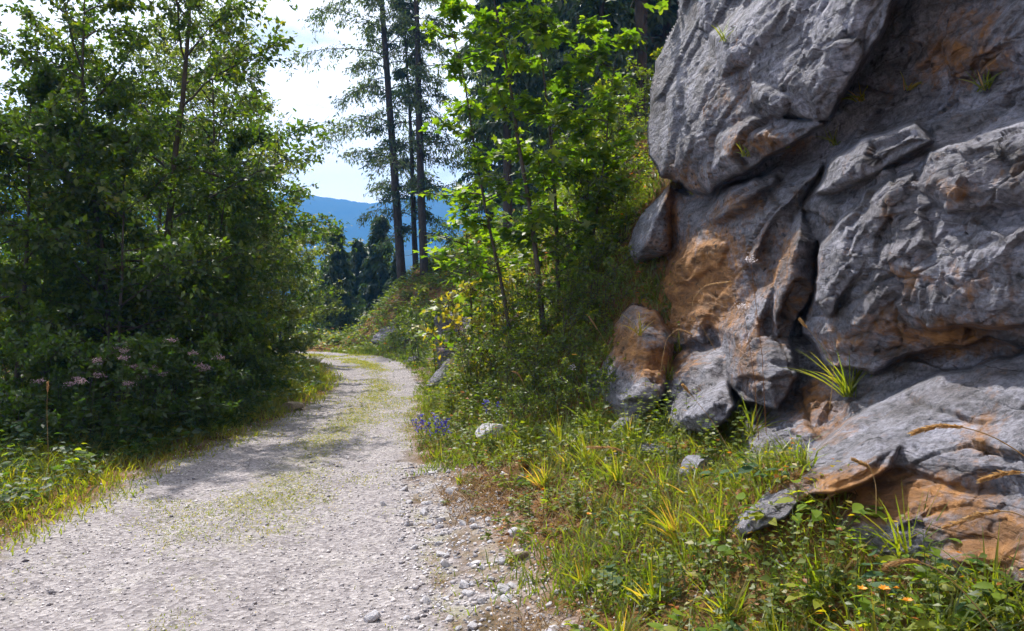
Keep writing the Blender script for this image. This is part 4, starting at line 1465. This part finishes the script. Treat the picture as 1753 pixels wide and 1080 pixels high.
def flowering(name, x, y, seed, stems, h, leaf, label, cat, fl_mat, head=.06, nfl=60, fs=.018, group=None, tint=.45, spread=.25, leafmat='herb', wid=.35):
    rng = np.random.default_rng(seed)
    root = empty(name, (x, y, th(x, y)), label, cat, group)
    a, b = MB(), MB()
    for i in range(stems):
        az = rng.random() * 6.283
        rd = spread * math.sqrt(rng.random())
        px, py = math.cos(az) * rd, math.sin(az) * rd
        pth = leafy_stem(a, b, (px, py, th(x + px, y + py) - th(x, y) - .02), h * (.75 + .35 * rng.random()), (px * .6, py * .6), 14, leaf, rng, wid, tint)
        if fl_mat is not None:
            f = MB()
            florets(f, pth[-1], head, nfl, fs, rng)
            f.obj('flower_head', fl_mat, root)['kind'] = 'stuff'
    a.obj('stems', M['stem'], root, True)['kind'] = 'stuff'
    b.obj('foliage', M[leafmat], root)['kind'] = 'stuff'
    return root


AG = 'pink-headed agrimony in the shade of the left trees'
for (u, d, rz, sc_, lab) in [(135, 9.0, 0, .85, 'low dark bush at the front of the left thicket'), (195, 9.4, 1, .8, 'low dark bush behind the tallest pink heads'), (255, 9.6, 2, .8, 'low dark bush below the twin trunks'),
                             (310, 10.2, 3, .8, 'low dark bush where the shade meets the track'), (365, 11.0, 4, .75, 'low bush left of the flat brown stone'), (412, 13.4, 5, .6, 'low sunlit bush behind the flat brown stone'),
                             (60, 9.2, 6, .8, 'low bush at the far left behind the sunlit grass'), (-10, 8.6, 4, .7, 'low bush cut by the left edge of the picture')]:
    plant_tree('low_bush', tF, ux(u, d), d, lab, 'shrub', 'low bushes along the left verge', rz, sc_)
for i, (u, d, st, hh, lab) in enumerate([
    (158, 8.5, 4, 1.10, 'dark leafy plant with dusty pink heads, leftmost of the left clump'), (205, 8.7, 4, 1.22, 'dark leafy plant with the tallest dusty pink heads'),
    (240, 9.0, 3, 1.12, 'dark leafy plant with pink heads before the twin trunks'), (292, 9.2, 3, 1.15, 'dark leafy plant with pink heads right of the twin trunks'),
    (335, 9.6, 3, 1.05, 'dark leafy plant with pink heads, rightmost of the left clump'), (120, 8.4, 3, .90, 'dark leafy plant with few pale heads by the left edge')]):
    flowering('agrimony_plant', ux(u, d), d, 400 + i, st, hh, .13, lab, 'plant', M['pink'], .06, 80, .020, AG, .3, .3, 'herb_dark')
RG = 'pink-headed agrimony on the right bank'
for i, (u, d, st, hh, lab) in enumerate([
    (770, 13.5, 7, .85, 'bright green plant with faded pink heads at the right edge of the track'), (805, 12.5, 6, .80, 'sunlit leafy plant with pink heads nearest the dark hollow'),
    (790, 14.8, 5, .9, 'leafy plant with pink heads behind the bright green one'), (850, 12.0, 5, .7, 'leafy plant with small pink heads under the maple')]):
    flowering('agrimony_plant', ux(u, d), d, 420 + i, st, hh, .11, lab, 'plant', M['pink'], .065, 70, .020, RG, .62, .35)
WG = 'leafy weeds on the bank below the cliff'
for i, (u, d, st, hh, lf, tn, lab) in enumerate([
    (905, 7.0, 6, .42, .075, .45, 'leafy weed right behind the flat rock below the white stone'), (960, 6.6, 7, .45, .07, .5, 'tall weed left of the half-buried grey rock'), (1015, 7.0, 6, .50, .08, .4, 'dark weed at the edge of the hollow'),
    (1075, 6.2, 7, .42, .07, .55, 'yellowish weed below the grey ledge'), (1110, 7.4, 6, .45, .075, .45, 'weed standing before the rusty ledge'), (1000, 5.2, 6, .28, .055, .6, 'low yellow-green weed in the middle of the bank'),
    (1090, 4.6, 7, .30, .06, .5, 'bushy weed left of the slab tip'), (1165, 5.6, 6, .38, .07, .45, 'weed between the brown rock and the slab'), (920, 5.6, 5, .22, .05, .55, 'small weed next to the rubble'),
    (1180, 3.7, 7, .30, .06, .45, 'bushy weed in front of the slab tip'), (1050, 3.9, 6, .22, .05, .5, 'low weed at the bottom right of the rubble'), (1420, 3.1, 7, .34, .06, .4, 'leafy weed under the orange recess'),
    (1650, 2.75, 7, .34, .06, .38, 'dark weed in the lower right corner'), (1300, 3.2, 7, .28, .055, .48, 'weed at the bottom edge below the slab'), (860, 8.0, 6, .40, .075, .5, 'weed just behind the white stone'),
    (1055, 7.9, 8, .50, .08, .5, 'weed before the leftmost ledge of the cliff foot'), (1130, 6.7, 8, .46, .075, .5, 'weed hiding the seam between the two foot ledges'), (1190, 6.2, 8, .42, .07, .55, 'yellowish weed before the right foot ledge'),
    (1240, 5.4, 8, .40, .07, .45, 'weed in the corner between foot ledge and slab'), (1010, 8.4, 8, .55, .085, .45, 'weed at the left end of the cliff foot'), (1095, 6.9, 7, .5, .07, .65, 'dry-tipped weed before the middle ledge'),
    (800, 9.6, 7, .50, .08, .58, 'bright weed right of the gentians'), (775, 11.4, 7, .55, .09, .6, 'bright weed along the verge beyond the gentians')]):
    flowering('weed_plant', ux(u, d), d, 460 + i, st, hh, lf, lab, 'plant', None, group=WG, tint=tn, spread=.14)
for i, (u, d, hh, lab) in enumerate([(727, 9.3, .42, 'blue gentian nearest the track'), (757, 9.0, .40, 'blue gentian with most flowers beside the track'), (845, 8.9, .36, 'small blue gentian in the grass behind the white stone')]):
    rng = np.random.default_rng(440 + i)
    x = ux(u, d)
    root = empty('gentian_plant', (x, d, th(x, d)), lab, 'plant', 'blue gentians on the right verge')
    a, b = MB(), MB()
    for q in range((4, 6, 2)[i]):
        pth = leafy_stem(a, b, (rng.normal() * .06, rng.normal() * .05, 0), hh * (.8 + .3 * rng.random()), (rng.normal() * .25, rng.normal() * .2), 14, .07, rng, .16, .4)
        for w in (5, 6, 7, 8):
            f = MB()
            florets(f, pth[w], .03, 7, .034, rng, .8)
            f.obj('flower', M['blue'], root)
    a.obj('stems', M['stem'], root, True)['kind'] = 'stuff'
    b.obj('foliage', M['herb'], root)['kind'] = 'stuff'
# yellowish young shrub on the bank
ysh = broad_tree(61, 1.5, .75, .05, 20, 900, .10, .016, M['leaf_yellow'], 3)
plant_tree('yellow_shrub', ysh, ux(838, 11.8), 11.8, 'young shrub with bright yellow-green leaves on the bank below the maple', 'shrub')
ysh2 = broad_tree(62, 1.9, .8, .05, 20, 1500, .085, .018, M['leaf_tree'], 4, tint=(.4, 1))
for (u, d, s, lab) in [(900, 10.4, .7, 'leafy bush in the shadow at the foot of the maple'), (960, 9.8, .62, 'leafy bush right of the maple stems'), (1020, 11.2, .9, 'bush between the maple and the cliff boulder'),
                       (1070, 13.5, .9, 'bush on the slope behind the cliff boulder'),
                       (870, 9.6, .5, 'low bush at the left end of the dark hollow'), (925, 9.0, .42, 'low bush in the middle of the dark hollow'), (985, 8.8, .4, 'low bush at the cliff end of the dark hollow'),
                       (820, 11.0, .6, 'bush above the blue gentians'), (955, 8.2, .34, 'small bush in the hollow nearest the track'), (1010, 10.2, .6, 'bush halfway between maple stems and boulder'),
                       (1050, 10.8, .62, 'bush just left of the boulder'), (1060, 12.2, .7, 'bush above the boulder on the slope'), (1030, 7.9, .36, 'small bush under the orange ledge'), (890, 8.4, .3, 'small bush right of the blue gentians'),
                       (985, 12.5, .8, 'bush in the shade behind the maple stems'), (1085, 15.5, .9, 'bush high on the slope at the cliff edge'), (1045, 14.0, .8, 'bush in the middle of the upper slope'), (1035, 9.6, .5, 'bush under the boulder of the cliff'), (760, 19, 1.0, 'bush on the bank left of the violet outcrop'), (720, 24, 1.1, 'bush on the bank under the straight conifer'), (690, 29, 1.1, 'bush on the bank at the foot of the leaning conifer'), (1000, 14.5, 1.1, 'bush on the steep slope behind the maple stems')]:
    plant_tree('leafy_bush', ysh2, ux(u, d), d, lab, 'shrub', 'bushes on the right bank', d, s)


def tuft(p, seed, n, h, w, label, group=None, lean=.9, tint=.45, stiff=None):
    rng = np.random.default_rng(seed)
    mb = MB()
    for i in range(n):
        az = rng.random() * 6.283
        ln = lean * (.25 + .75 * rng.random())
        L = h * (.55 + .5 * rng.random())
        path = curve((rng.normal() * .02, rng.normal() * .02, -.02), (math.cos(az) * ln, math.sin(az) * ln, 1), L, 6, -1.0 * ln, rng, .02)
        tan = np.gradient(path, axis=0)
        side = np.cross(tan, (math.cos(az + .4), math.sin(az + .4), .3))
        side /= np.linalg.norm(side, axis=1)[:, None] + 1e-9
        ww = w * np.array([.7, 1, 1, .85, .6, .35, .04])[:, None] * .5
        V = np.concatenate([path - side * ww, path + side * ww])
        F = [[q, q + 1, q + 8] for q in range(6)] + [[q, q + 8, q + 7] for q in range(6)]
        mb.add(V, F, np.clip(tint + .18 * rng.normal(), 0, 1))
    o = mb.obj('grass_tuft', M['grass'], None, False, p)
    return tag(o, label, 'grass', group)


TUF = 'grass tufts on the cliff and at its foot'
for i, (u, v, n, h, lab) in enumerate([
    (1458, 675, 34, .50, 'arching green grass tuft on the ledge above the pale slab'), (1100, 575, 16, .34, 'dry grass tuft on the orange rock near the boulder'),
    (1165, 600, 18, .30, 'green tuft on the orange ledge left of the flank'), (1150, 650, 18, .26, 'green tuft above the small grey ledge'), (1240, 745, 30, .45, 'bright tall tuft in front of the grey ledge'),
    (1290, 740, 26, .40, 'sunlit tuft between the grey ledge and the pale slab'), (1480, 170, 16, .22, 'yellow fern-like tuft in the crack under the overhang'), (1545, 150, 14, .18, 'yellow tuft in the corner below the shaded block'),
    (1240, 70, 12, .2, 'tiny green tuft on the upper left block'), (1430, 245, 14, .2, 'pale tuft at the top of the bulging block'), (1275, 270, 12, .22, 'small tuft under the lip of the upper block'),
    (1350, 250, 16, .22, 'dark tuft in the crack over the bulging block'), (1185, 330, 10, .2, 'yellow tuft left under the upper block'), (1690, 150, 16, .2, 'tuft at the right edge in the upper crack')]):
    tuft(rock_at(u, v) + Vector((-.03, -.05, 0)), 500 + i, n, h, .011, lab, TUF, .9 if i not in (6, 7) else 1.4, .45 if i not in (1, 6, 7, 12) else .74)
for i, (u, d, n, h, lab, tn) in enumerate([
    (1060, 5.6, 46, .38, 'lush green tuft in the middle of the bank', .42), (1135, 5.2, 40, .34, 'bright green tuft beside the dark brown stone', .42), (1010, 6.4, 40, .42, 'tall olive tuft on the bank behind the lush one', .5),
    (960, 7.4, 44, .46, 'tall grass tuft left of the olive one', .52), (900, 7.8, 40, .44, 'grass tuft right of the white stone', .5), (1200, 4.6, 34, .3, 'yellowish tuft at the left foot of the pale slab', .6),
    (1230, 3.9, 40, .3, 'dense tuft below the foot of the slab', .5), (1400, 3.2, 44, .34, 'grass tuft among the orange flowers', .45), (1120, 3.7, 44, .28, 'grass tuft nearest the camera left of the dark leaves', .5),
    (1620, 2.7, 36, .34, 'dark tuft in the lower right corner', .35), (1000, 4.1, 36, .24, 'short tuft by the rubble at the bottom', .58), (790, 6.9, 26, .18, 'low broad-bladed tuft beside the rubble', .4),
    (1330, 2.9, 46, .32, 'tall tuft at the bottom edge beside the yellow leaves', .5), (1500, 2.75, 40, .3, 'tuft right behind the largest orange flower', .42), (1700, 2.9, 40, .36, 'tuft under the dry grass heads at the right edge', .4),
    (1250, 3.3, 46, .28, 'tuft in front of the slab foot', .55), (1060, 3.4, 40, .24, 'tuft at the bottom edge right of the stones', .62), (1160, 4.3, 46, .32, 'golden tuft halfway to the slab', .72),
    (1080, 6.8, 46, .4, 'tall tuft under the grey ledge', .5), (930, 6.2, 40, .34, 'tuft beside the rusty litter', .66), (1020, 7.6, 46, .45, 'tuft at the edge of the dark hollow', .45),
    (750, 8.4, 30, .26, 'bright verge tuft next to the gentians', .42), (745, 10.2, 36, .3, 'bright verge tuft beyond the gentians', .42), (730, 13, 40, .36, 'verge tuft where the track narrows', .45), (1555, 3.3, 30, .36, 'reedy tuft before the orange soil', .5),
    (500, 15.0, 60, .5, 'bright tuft beside the flat brown stone', .4), (528, 16.6, 70, .55, 'bright tuft at the inside of the bend, nearest', .42), (546, 18.6, 70, .6, 'bright tuft at the inside of the bend, second', .45), (530, 20.5, 70, .7, 'tall dark-bladed tuft at the inside of the bend', .4), (538, 23.0, 70, .7, 'yellowish tuft at the inside of the bend, farthest', .6), (490, 16.5, 70, .6, 'tall green tuft behind the flat brown stone', .4)]):
    x = ux(u, d)
    tuft((x, d, th(x, d)), 540 + i, n, h, .010, lab, 'grass tufts on the bank below the cliff', .8, tn)


def seed_stem(pts, seed, label, head=.30, r=.0024, group=None):
    """a dry arching grass stem with a feathery seed head over its last stretch."""
    rng = np.random.default_rng(seed)
    P0 = np.array([np.array(at(*p)) for p in pts])
    s = np.linspace(0, 1, len(P0))
    t = np.linspace(0, 1, 26)
    # smooth through the points
    path = np.stack([np.interp(t, s, P0[:, k]) for k in range(3)], 1)
    for _ in range(6):
        path[1:-1] = (path[:-2] + 2 * path[1:-1] + path[2:]) / 4
    root = empty('dry_grass_stem', path[0], label, 'grass', group)
    path = path - path[0]
    a = MB()
    a.tube(path, np.linspace(r, r * .5, 26), 5)
    a.obj('stalk', M['drystem'], root, True)
    i0 = int(26 * (1 - head))
    hp = path[i0:]
    n = 150
    k = rng.random(n) * (len(hp) - 1.01)
    j = k.astype(int)
    pos = hp[j] + (hp[j + 1] - hp[j]) * (k - j)[:, None]
    tan = (hp[j + 1] - hp[j])
    tan = tan / np.linalg.norm(tan, axis=1)[:, None] + randdir(n, rng) * .45
    env = np.sin(np.clip(k / (len(hp) - 1), .04, .97) * math.pi) ** .5
    b = MB()
    b.inst(LEAF_V, LEAF_F, frames(randdir(n, rng), tan, (.018 + .012 * rng.random(n)) * (.5 + .6 * env) * (r / .0024) ** .5, (.010 + .005 * rng.random(n)) * (r / .0024) ** .5), pos, rng.random(n))
    b.obj('seed_head', M['drygrass'], root)
    return root


DG = 'dry bent grass stems in front of the cliff'
seed_stem([(1840, 850, 2.35), (1753, 778, 2.35), (1700, 746, 2.35), (1650, 730, 2.35), (1600, 728, 2.35), (1563, 741, 2.35)], 601, 'dry arching grass stem over the pale slab, uppermost at the right edge', .42, group=DG)
seed_stem([(1860, 860, 2.3), (1800, 815, 2.3), (1753, 808, 2.3), (1715, 810, 2.3), (1680, 822, 2.3)], 602, 'dry grass head cut by the right edge, second from the top', .5, group=DG)
seed_stem([(1830, 960, 2.3), (1770, 890, 2.3), (1722, 872, 2.3), (1670, 882, 2.3), (1616, 904, 2.3)], 603, 'dry grass head in front of the dark footing, third from the top', .5, group=DG)
seed_stem([(1720, 1100, 2.6), (1650, 1010, 2.6), (1600, 970, 2.6), (1560, 958, 2.6), (1518, 968, 2.6)], 604, 'dry grass stem bending left above the orange flowers', .35, group=DG)
seed_stem([(1500, 880, 3.4), (1500, 830, 3.4), (1490, 800, 3.4), (1460, 786, 3.4)], 605, 'reddish dry stem hooked over the slab edge', .4, group=DG)
seed_stem([(1370, 930, 3.6), (1385, 880, 3.6), (1420, 850, 3.6), (1450, 825, 3.6)], 606, 'dry stem crossing the broken end of the slab', .4, group=DG)
seed_stem([(1420, 700, 4.2), (1430, 620, 4.2), (1390, 570, 4.2), (1370, 548, 4.2)], 607, 'thin pale stem rising from the ledge tuft', .2, .0018, group=DG)
seed_stem([(1225, 600, 6.6), (1180, 520, 6.6), (1205, 488, 6.6), (1250, 482, 6.6)], 608, 'dry bent stem against the orange flank', .35, .0024, group=DG)
seed_stem([(1130, 640, 7.0), (1140, 580, 7.0), (1160, 562, 7.0), (1185, 572, 7.0)], 609, 'short dry stem over the orange ledge', .4, .0024, group=DG)
seed_stem([(1045, 600, 8.5), (1030, 575, 8.5), (1018, 556, 8.5), (1008, 542, 8.5)], 610, 'dry upright stem before the dark outcrop left of the cliff', .5, .0028, group=DG)
seed_stem([(905, 690, 8.6), (898, 660, 8.6), (888, 640, 8.6), (878, 636, 8.6)], 611, 'curved dry stem in the dark hollow left of the cliff', .55, .0028, group=DG)
seed_stem([(1150, 860, 4.4), (1100, 790, 4.4), (1050, 765, 4.4), (1005, 766, 4.4)], 612, 'rusty dry stem lying low across the bank', .5, .0024, group=DG)
seed_stem([(1330, 850, 4.3), (1270, 810, 4.3), (1220, 720, 4.3), (1170, 660, 4.3)], 613, 'long red-brown stalk leaning left in front of the grey ledge', .1, .0022, group=DG)
seed_stem([(85, 860, 7.2), (82, 760, 7.2), (80, 700, 7.2), (82, 655, 7.2)], 614, 'tall dry stalk at the left edge before the dark trees', .12, .003)

# herbs with large leaves in the lower right corner
def leaf_plant(name, u, d, seed, n, leaf, h, mat, label, wid=.3, spread=.12, pts=None):
    rng = np.random.default_rng(seed)
    x = ux(u, d)
    root = empty(name, (x, d, th(x, d)), label, 'plant', 'broad-leaved herbs on the bank')
    a = MB()
    lv = mesh_np('leaf', BROAD_V * np.array([1, wid / .3, 1]), BROAD_F, mat, True)
    for i in range(n):
        az = i * 2.399 + rng.random()
        pth = curve((0, 0, -.02), (math.cos(az) * .8, math.sin(az) * .8, 1.2), h * (.5 + .6 * rng.random()), 5, -.6, rng, .05)
        a.tube(pth, np.linspace(.003, .0015, 6), 4)
        for q in range(3):
            o = link('leaf', lv, root, pth[5 - q] )
            s = leaf * (.7 + .5 * rng.random())
            o.scale = (s, s, s)
            o.rotation_euler = (rng.normal() * .3, -.1 + .35 * rng.random(), az + (q - 1) * 1.0 + rng.normal() * .3)
    a.obj('stems', M['stem'], root, True)['kind'] = 'stuff'
    return root
M['herb1'] = leaf_mat('herb_leaf_single', [(0, (.09, .16, .016)), (.6, (.17, .24, .025)), (1, (.24, .25, .025))], .5, .015, .6, single=True)
M['bluegreen1'] = leaf_mat('bluish_leaf_single', [(0, (.045, .095, .04)), (1, (.085, .14, .065))], .4, .015, .6, (1.5, 1.7, .8), single=True)
M['yellow1'] = leaf_mat('yellow_leaf_single', [(0, (.24, .25, .015)), (1, (.42, .36, .02))], .5, .015, .6, (1.2, 1.2, 1), single=True)
leaf_plant('herb_plant', 1460, 3.0, 701, 7, .10, .30, M['herb1'], 'pale green lobed herb standing against the dark footing of the cliff', .22)
leaf_plant('herb_plant', 1290, 2.95, 702, 7, .10, .22, M['bluegreen1'], 'bluish-green broad-leaved herb at the bottom edge', .33)
leaf_plant('herb_plant', 1310, 2.7, 703, 7, .09, .26, M['yellow1'], 'yellow-leaved herb arching at the bottom edge', .2)
leaf_plant('herb_plant', 1085, 4.0, 704, 6, .10, .16, M['bluegreen1'], 'bluish broad-leaved herb in the shaded grass patch', .36)
leaf_plant('herb_plant', 1260, 4.5, 705, 7, .09, .22, M['bluegreen1'], 'bluish herb beside the reddish leaves at the slab foot', .34)
leaf_plant('herb_plant', 1180, 3.2, 706, 6, .09, .2, M['herb1'], 'low green herb at the bottom of the bank', .3)
for i, (u, d, lf, hh, mt, wd, lab) in enumerate([
    (1440, 3.5, .09, .34, 'herb1', .24, 'green herb under the lip of the slab'), (1540, 3.25, .085, .3, 'herb1', .22, 'narrow-leaved herb before the orange recess'), (1600, 2.9, .08, .3, 'bluegreen1', .28, 'bluish herb right of the orange flowers'),
    (1340, 3.6, .08, .22, 'herb1', .26, 'low herb below the middle of the slab'), (1730, 2.75, .09, .34, 'herb1', .24, 'leafy herb cut by the right edge'), (1270, 3.6, .07, .18, 'herb1', .3, 'small herb under the slab tip'),
    (1020, 6.0, .07, .2, 'herb1', .3, 'green herb among the olive tufts'), (960, 5.4, .06, .14, 'herb1', .3, 'small herb left of the lush tuft'), (850, 7.3, .07, .2, 'herb1', .3, 'green herb before the white stone'),
    (1380, 2.75, .085, .26, 'herb1', .24, 'green herb between the yellow-leaved and the lobed one'), (1560, 2.75, .08, .24, 'herb1', .26, 'green herb below the orange flowers'),
    (1690, 2.6, .09, .28, 'herb1', .22, 'dark leafy herb nearest the lower right corner'), (1010, 3.5, .06, .14, 'herb1', .3, 'small herb by the stones at the bottom edge'),
    (1130, 4.6, .07, .18, 'herb1', .28, 'green herb halfway up the bank'), (1320, 4.0, .08, .22, 'bluegreen1', .3, 'bluish herb under the broken end of the slab'),
    (1215, 2.9, .08, .2, 'herb1', .26, 'green herb at the bottom edge left of the bluish one'), (1050, 4.9, .06, .16, 'bluegreen1', .3, 'small bluish herb in the middle of the bank'),
    (1640, 3.0, .085, .3, 'herb1', .22, 'green herb at the foot of the dark footing'), (880, 6.3, .08, .2, 'herb1', .3, 'low herb below the white stone')]):
    leaf_plant('herb_plant', u, d, 720 + i, 7, lf, hh, M[mt], lab, wd)
leaf_plant('herb_plant', 75, 7.4, 707, 7, .12, .5, M['herb1'], 'sunlit yellow-green herb in the left corner of the verge', .28)
leaf_plant('herb_plant', 15, 8.2, 708, 6, .12, .8, M['bluegreen1'], 'tall pale-leaved herb at the left edge of the picture', .3)

# orange hawkbit flowers
def daisy(u, v, d, label, mat, size=.018):
    p = at(u, v, d)
    base = Vector((p.x + .02, p.y + .03, th(p.x, p.y)))
    rng = np.random.default_rng(int(u))
    root = empty('orange_flower', base, label, 'flower', 'orange flowers in the lower right corner')
    pth = np.stack([np.linspace(0, 1, 6)] * 3, 1) * np.array(p - base)
    a = MB(); a.tube(pth, .0016, 4); a.obj('stalk', M['stem'], root, True)
    n = 22
    az = np.arange(n) * 6.283 / n * 2
    tan = np.stack([np.cos(az), np.sin(az) - .2, .25 + .3 * rng.random(n)], 1)
    b = MB()
    b.inst(LEAF_V, LEAF_F, frames(np.tile([0, -.4, 1.], (n, 1)), tan, size * (.8 + .4 * rng.random(n))), np.tile(np.array(p - base), (n, 1)), rng.random(n))
    b.obj('petals', mat, root)
daisy(1514, 1008, 2.75, 'largest orange flower head near the lower right corner', M['orange'], .022)
daisy(1476, 1008, 2.8, 'orange flower left of the largest one', M['orange'])
daisy(1554, 1028, 2.7, 'orange flower right of the largest one', M['orange'])
daisy(1008, 880, 4.5, 'single orange-yellow flower low on the bank', M['orange'])
daisy(983, 608, 8.4, 'yellow flower on a stalk before the dark outcrop', M['orange'], .035)
# pale umbels before the flank
for (u, v, d, lab) in [(1285, 445, 5.6, 'pale pink umbel in front of the cliff flank, upper one'), (1272, 523, 5.6, 'pale pink umbel in front of the cliff flank, lower one'), (980, 628, 8.3, 'whitish umbel over the dark hollow')]:
    p = at(u, v, d)
    bs = Vector((p.x + .12, p.y, th(p.x + .12, p.y)))
    rng = np.random.default_rng(int(u))
    root = empty('umbel_flower', bs, lab, 'flower', 'pale umbels')
    a, f = MB(), MB()
    q = np.array(p - bs)
    pth = np.array([[0, 0, 0], q * np.array([.3, 1, .5]), q * np.array([.8, 1, .85]), q])
    a.tube(pth, np.linspace(.003, .0015, 4), 4)
    a.obj('stalk', M['redstem'], root, True)
    florets(f, q, .05, 70, .012, rng, .5)
    f.obj('flower_head', M['white'], root)['kind'] = 'stuff'
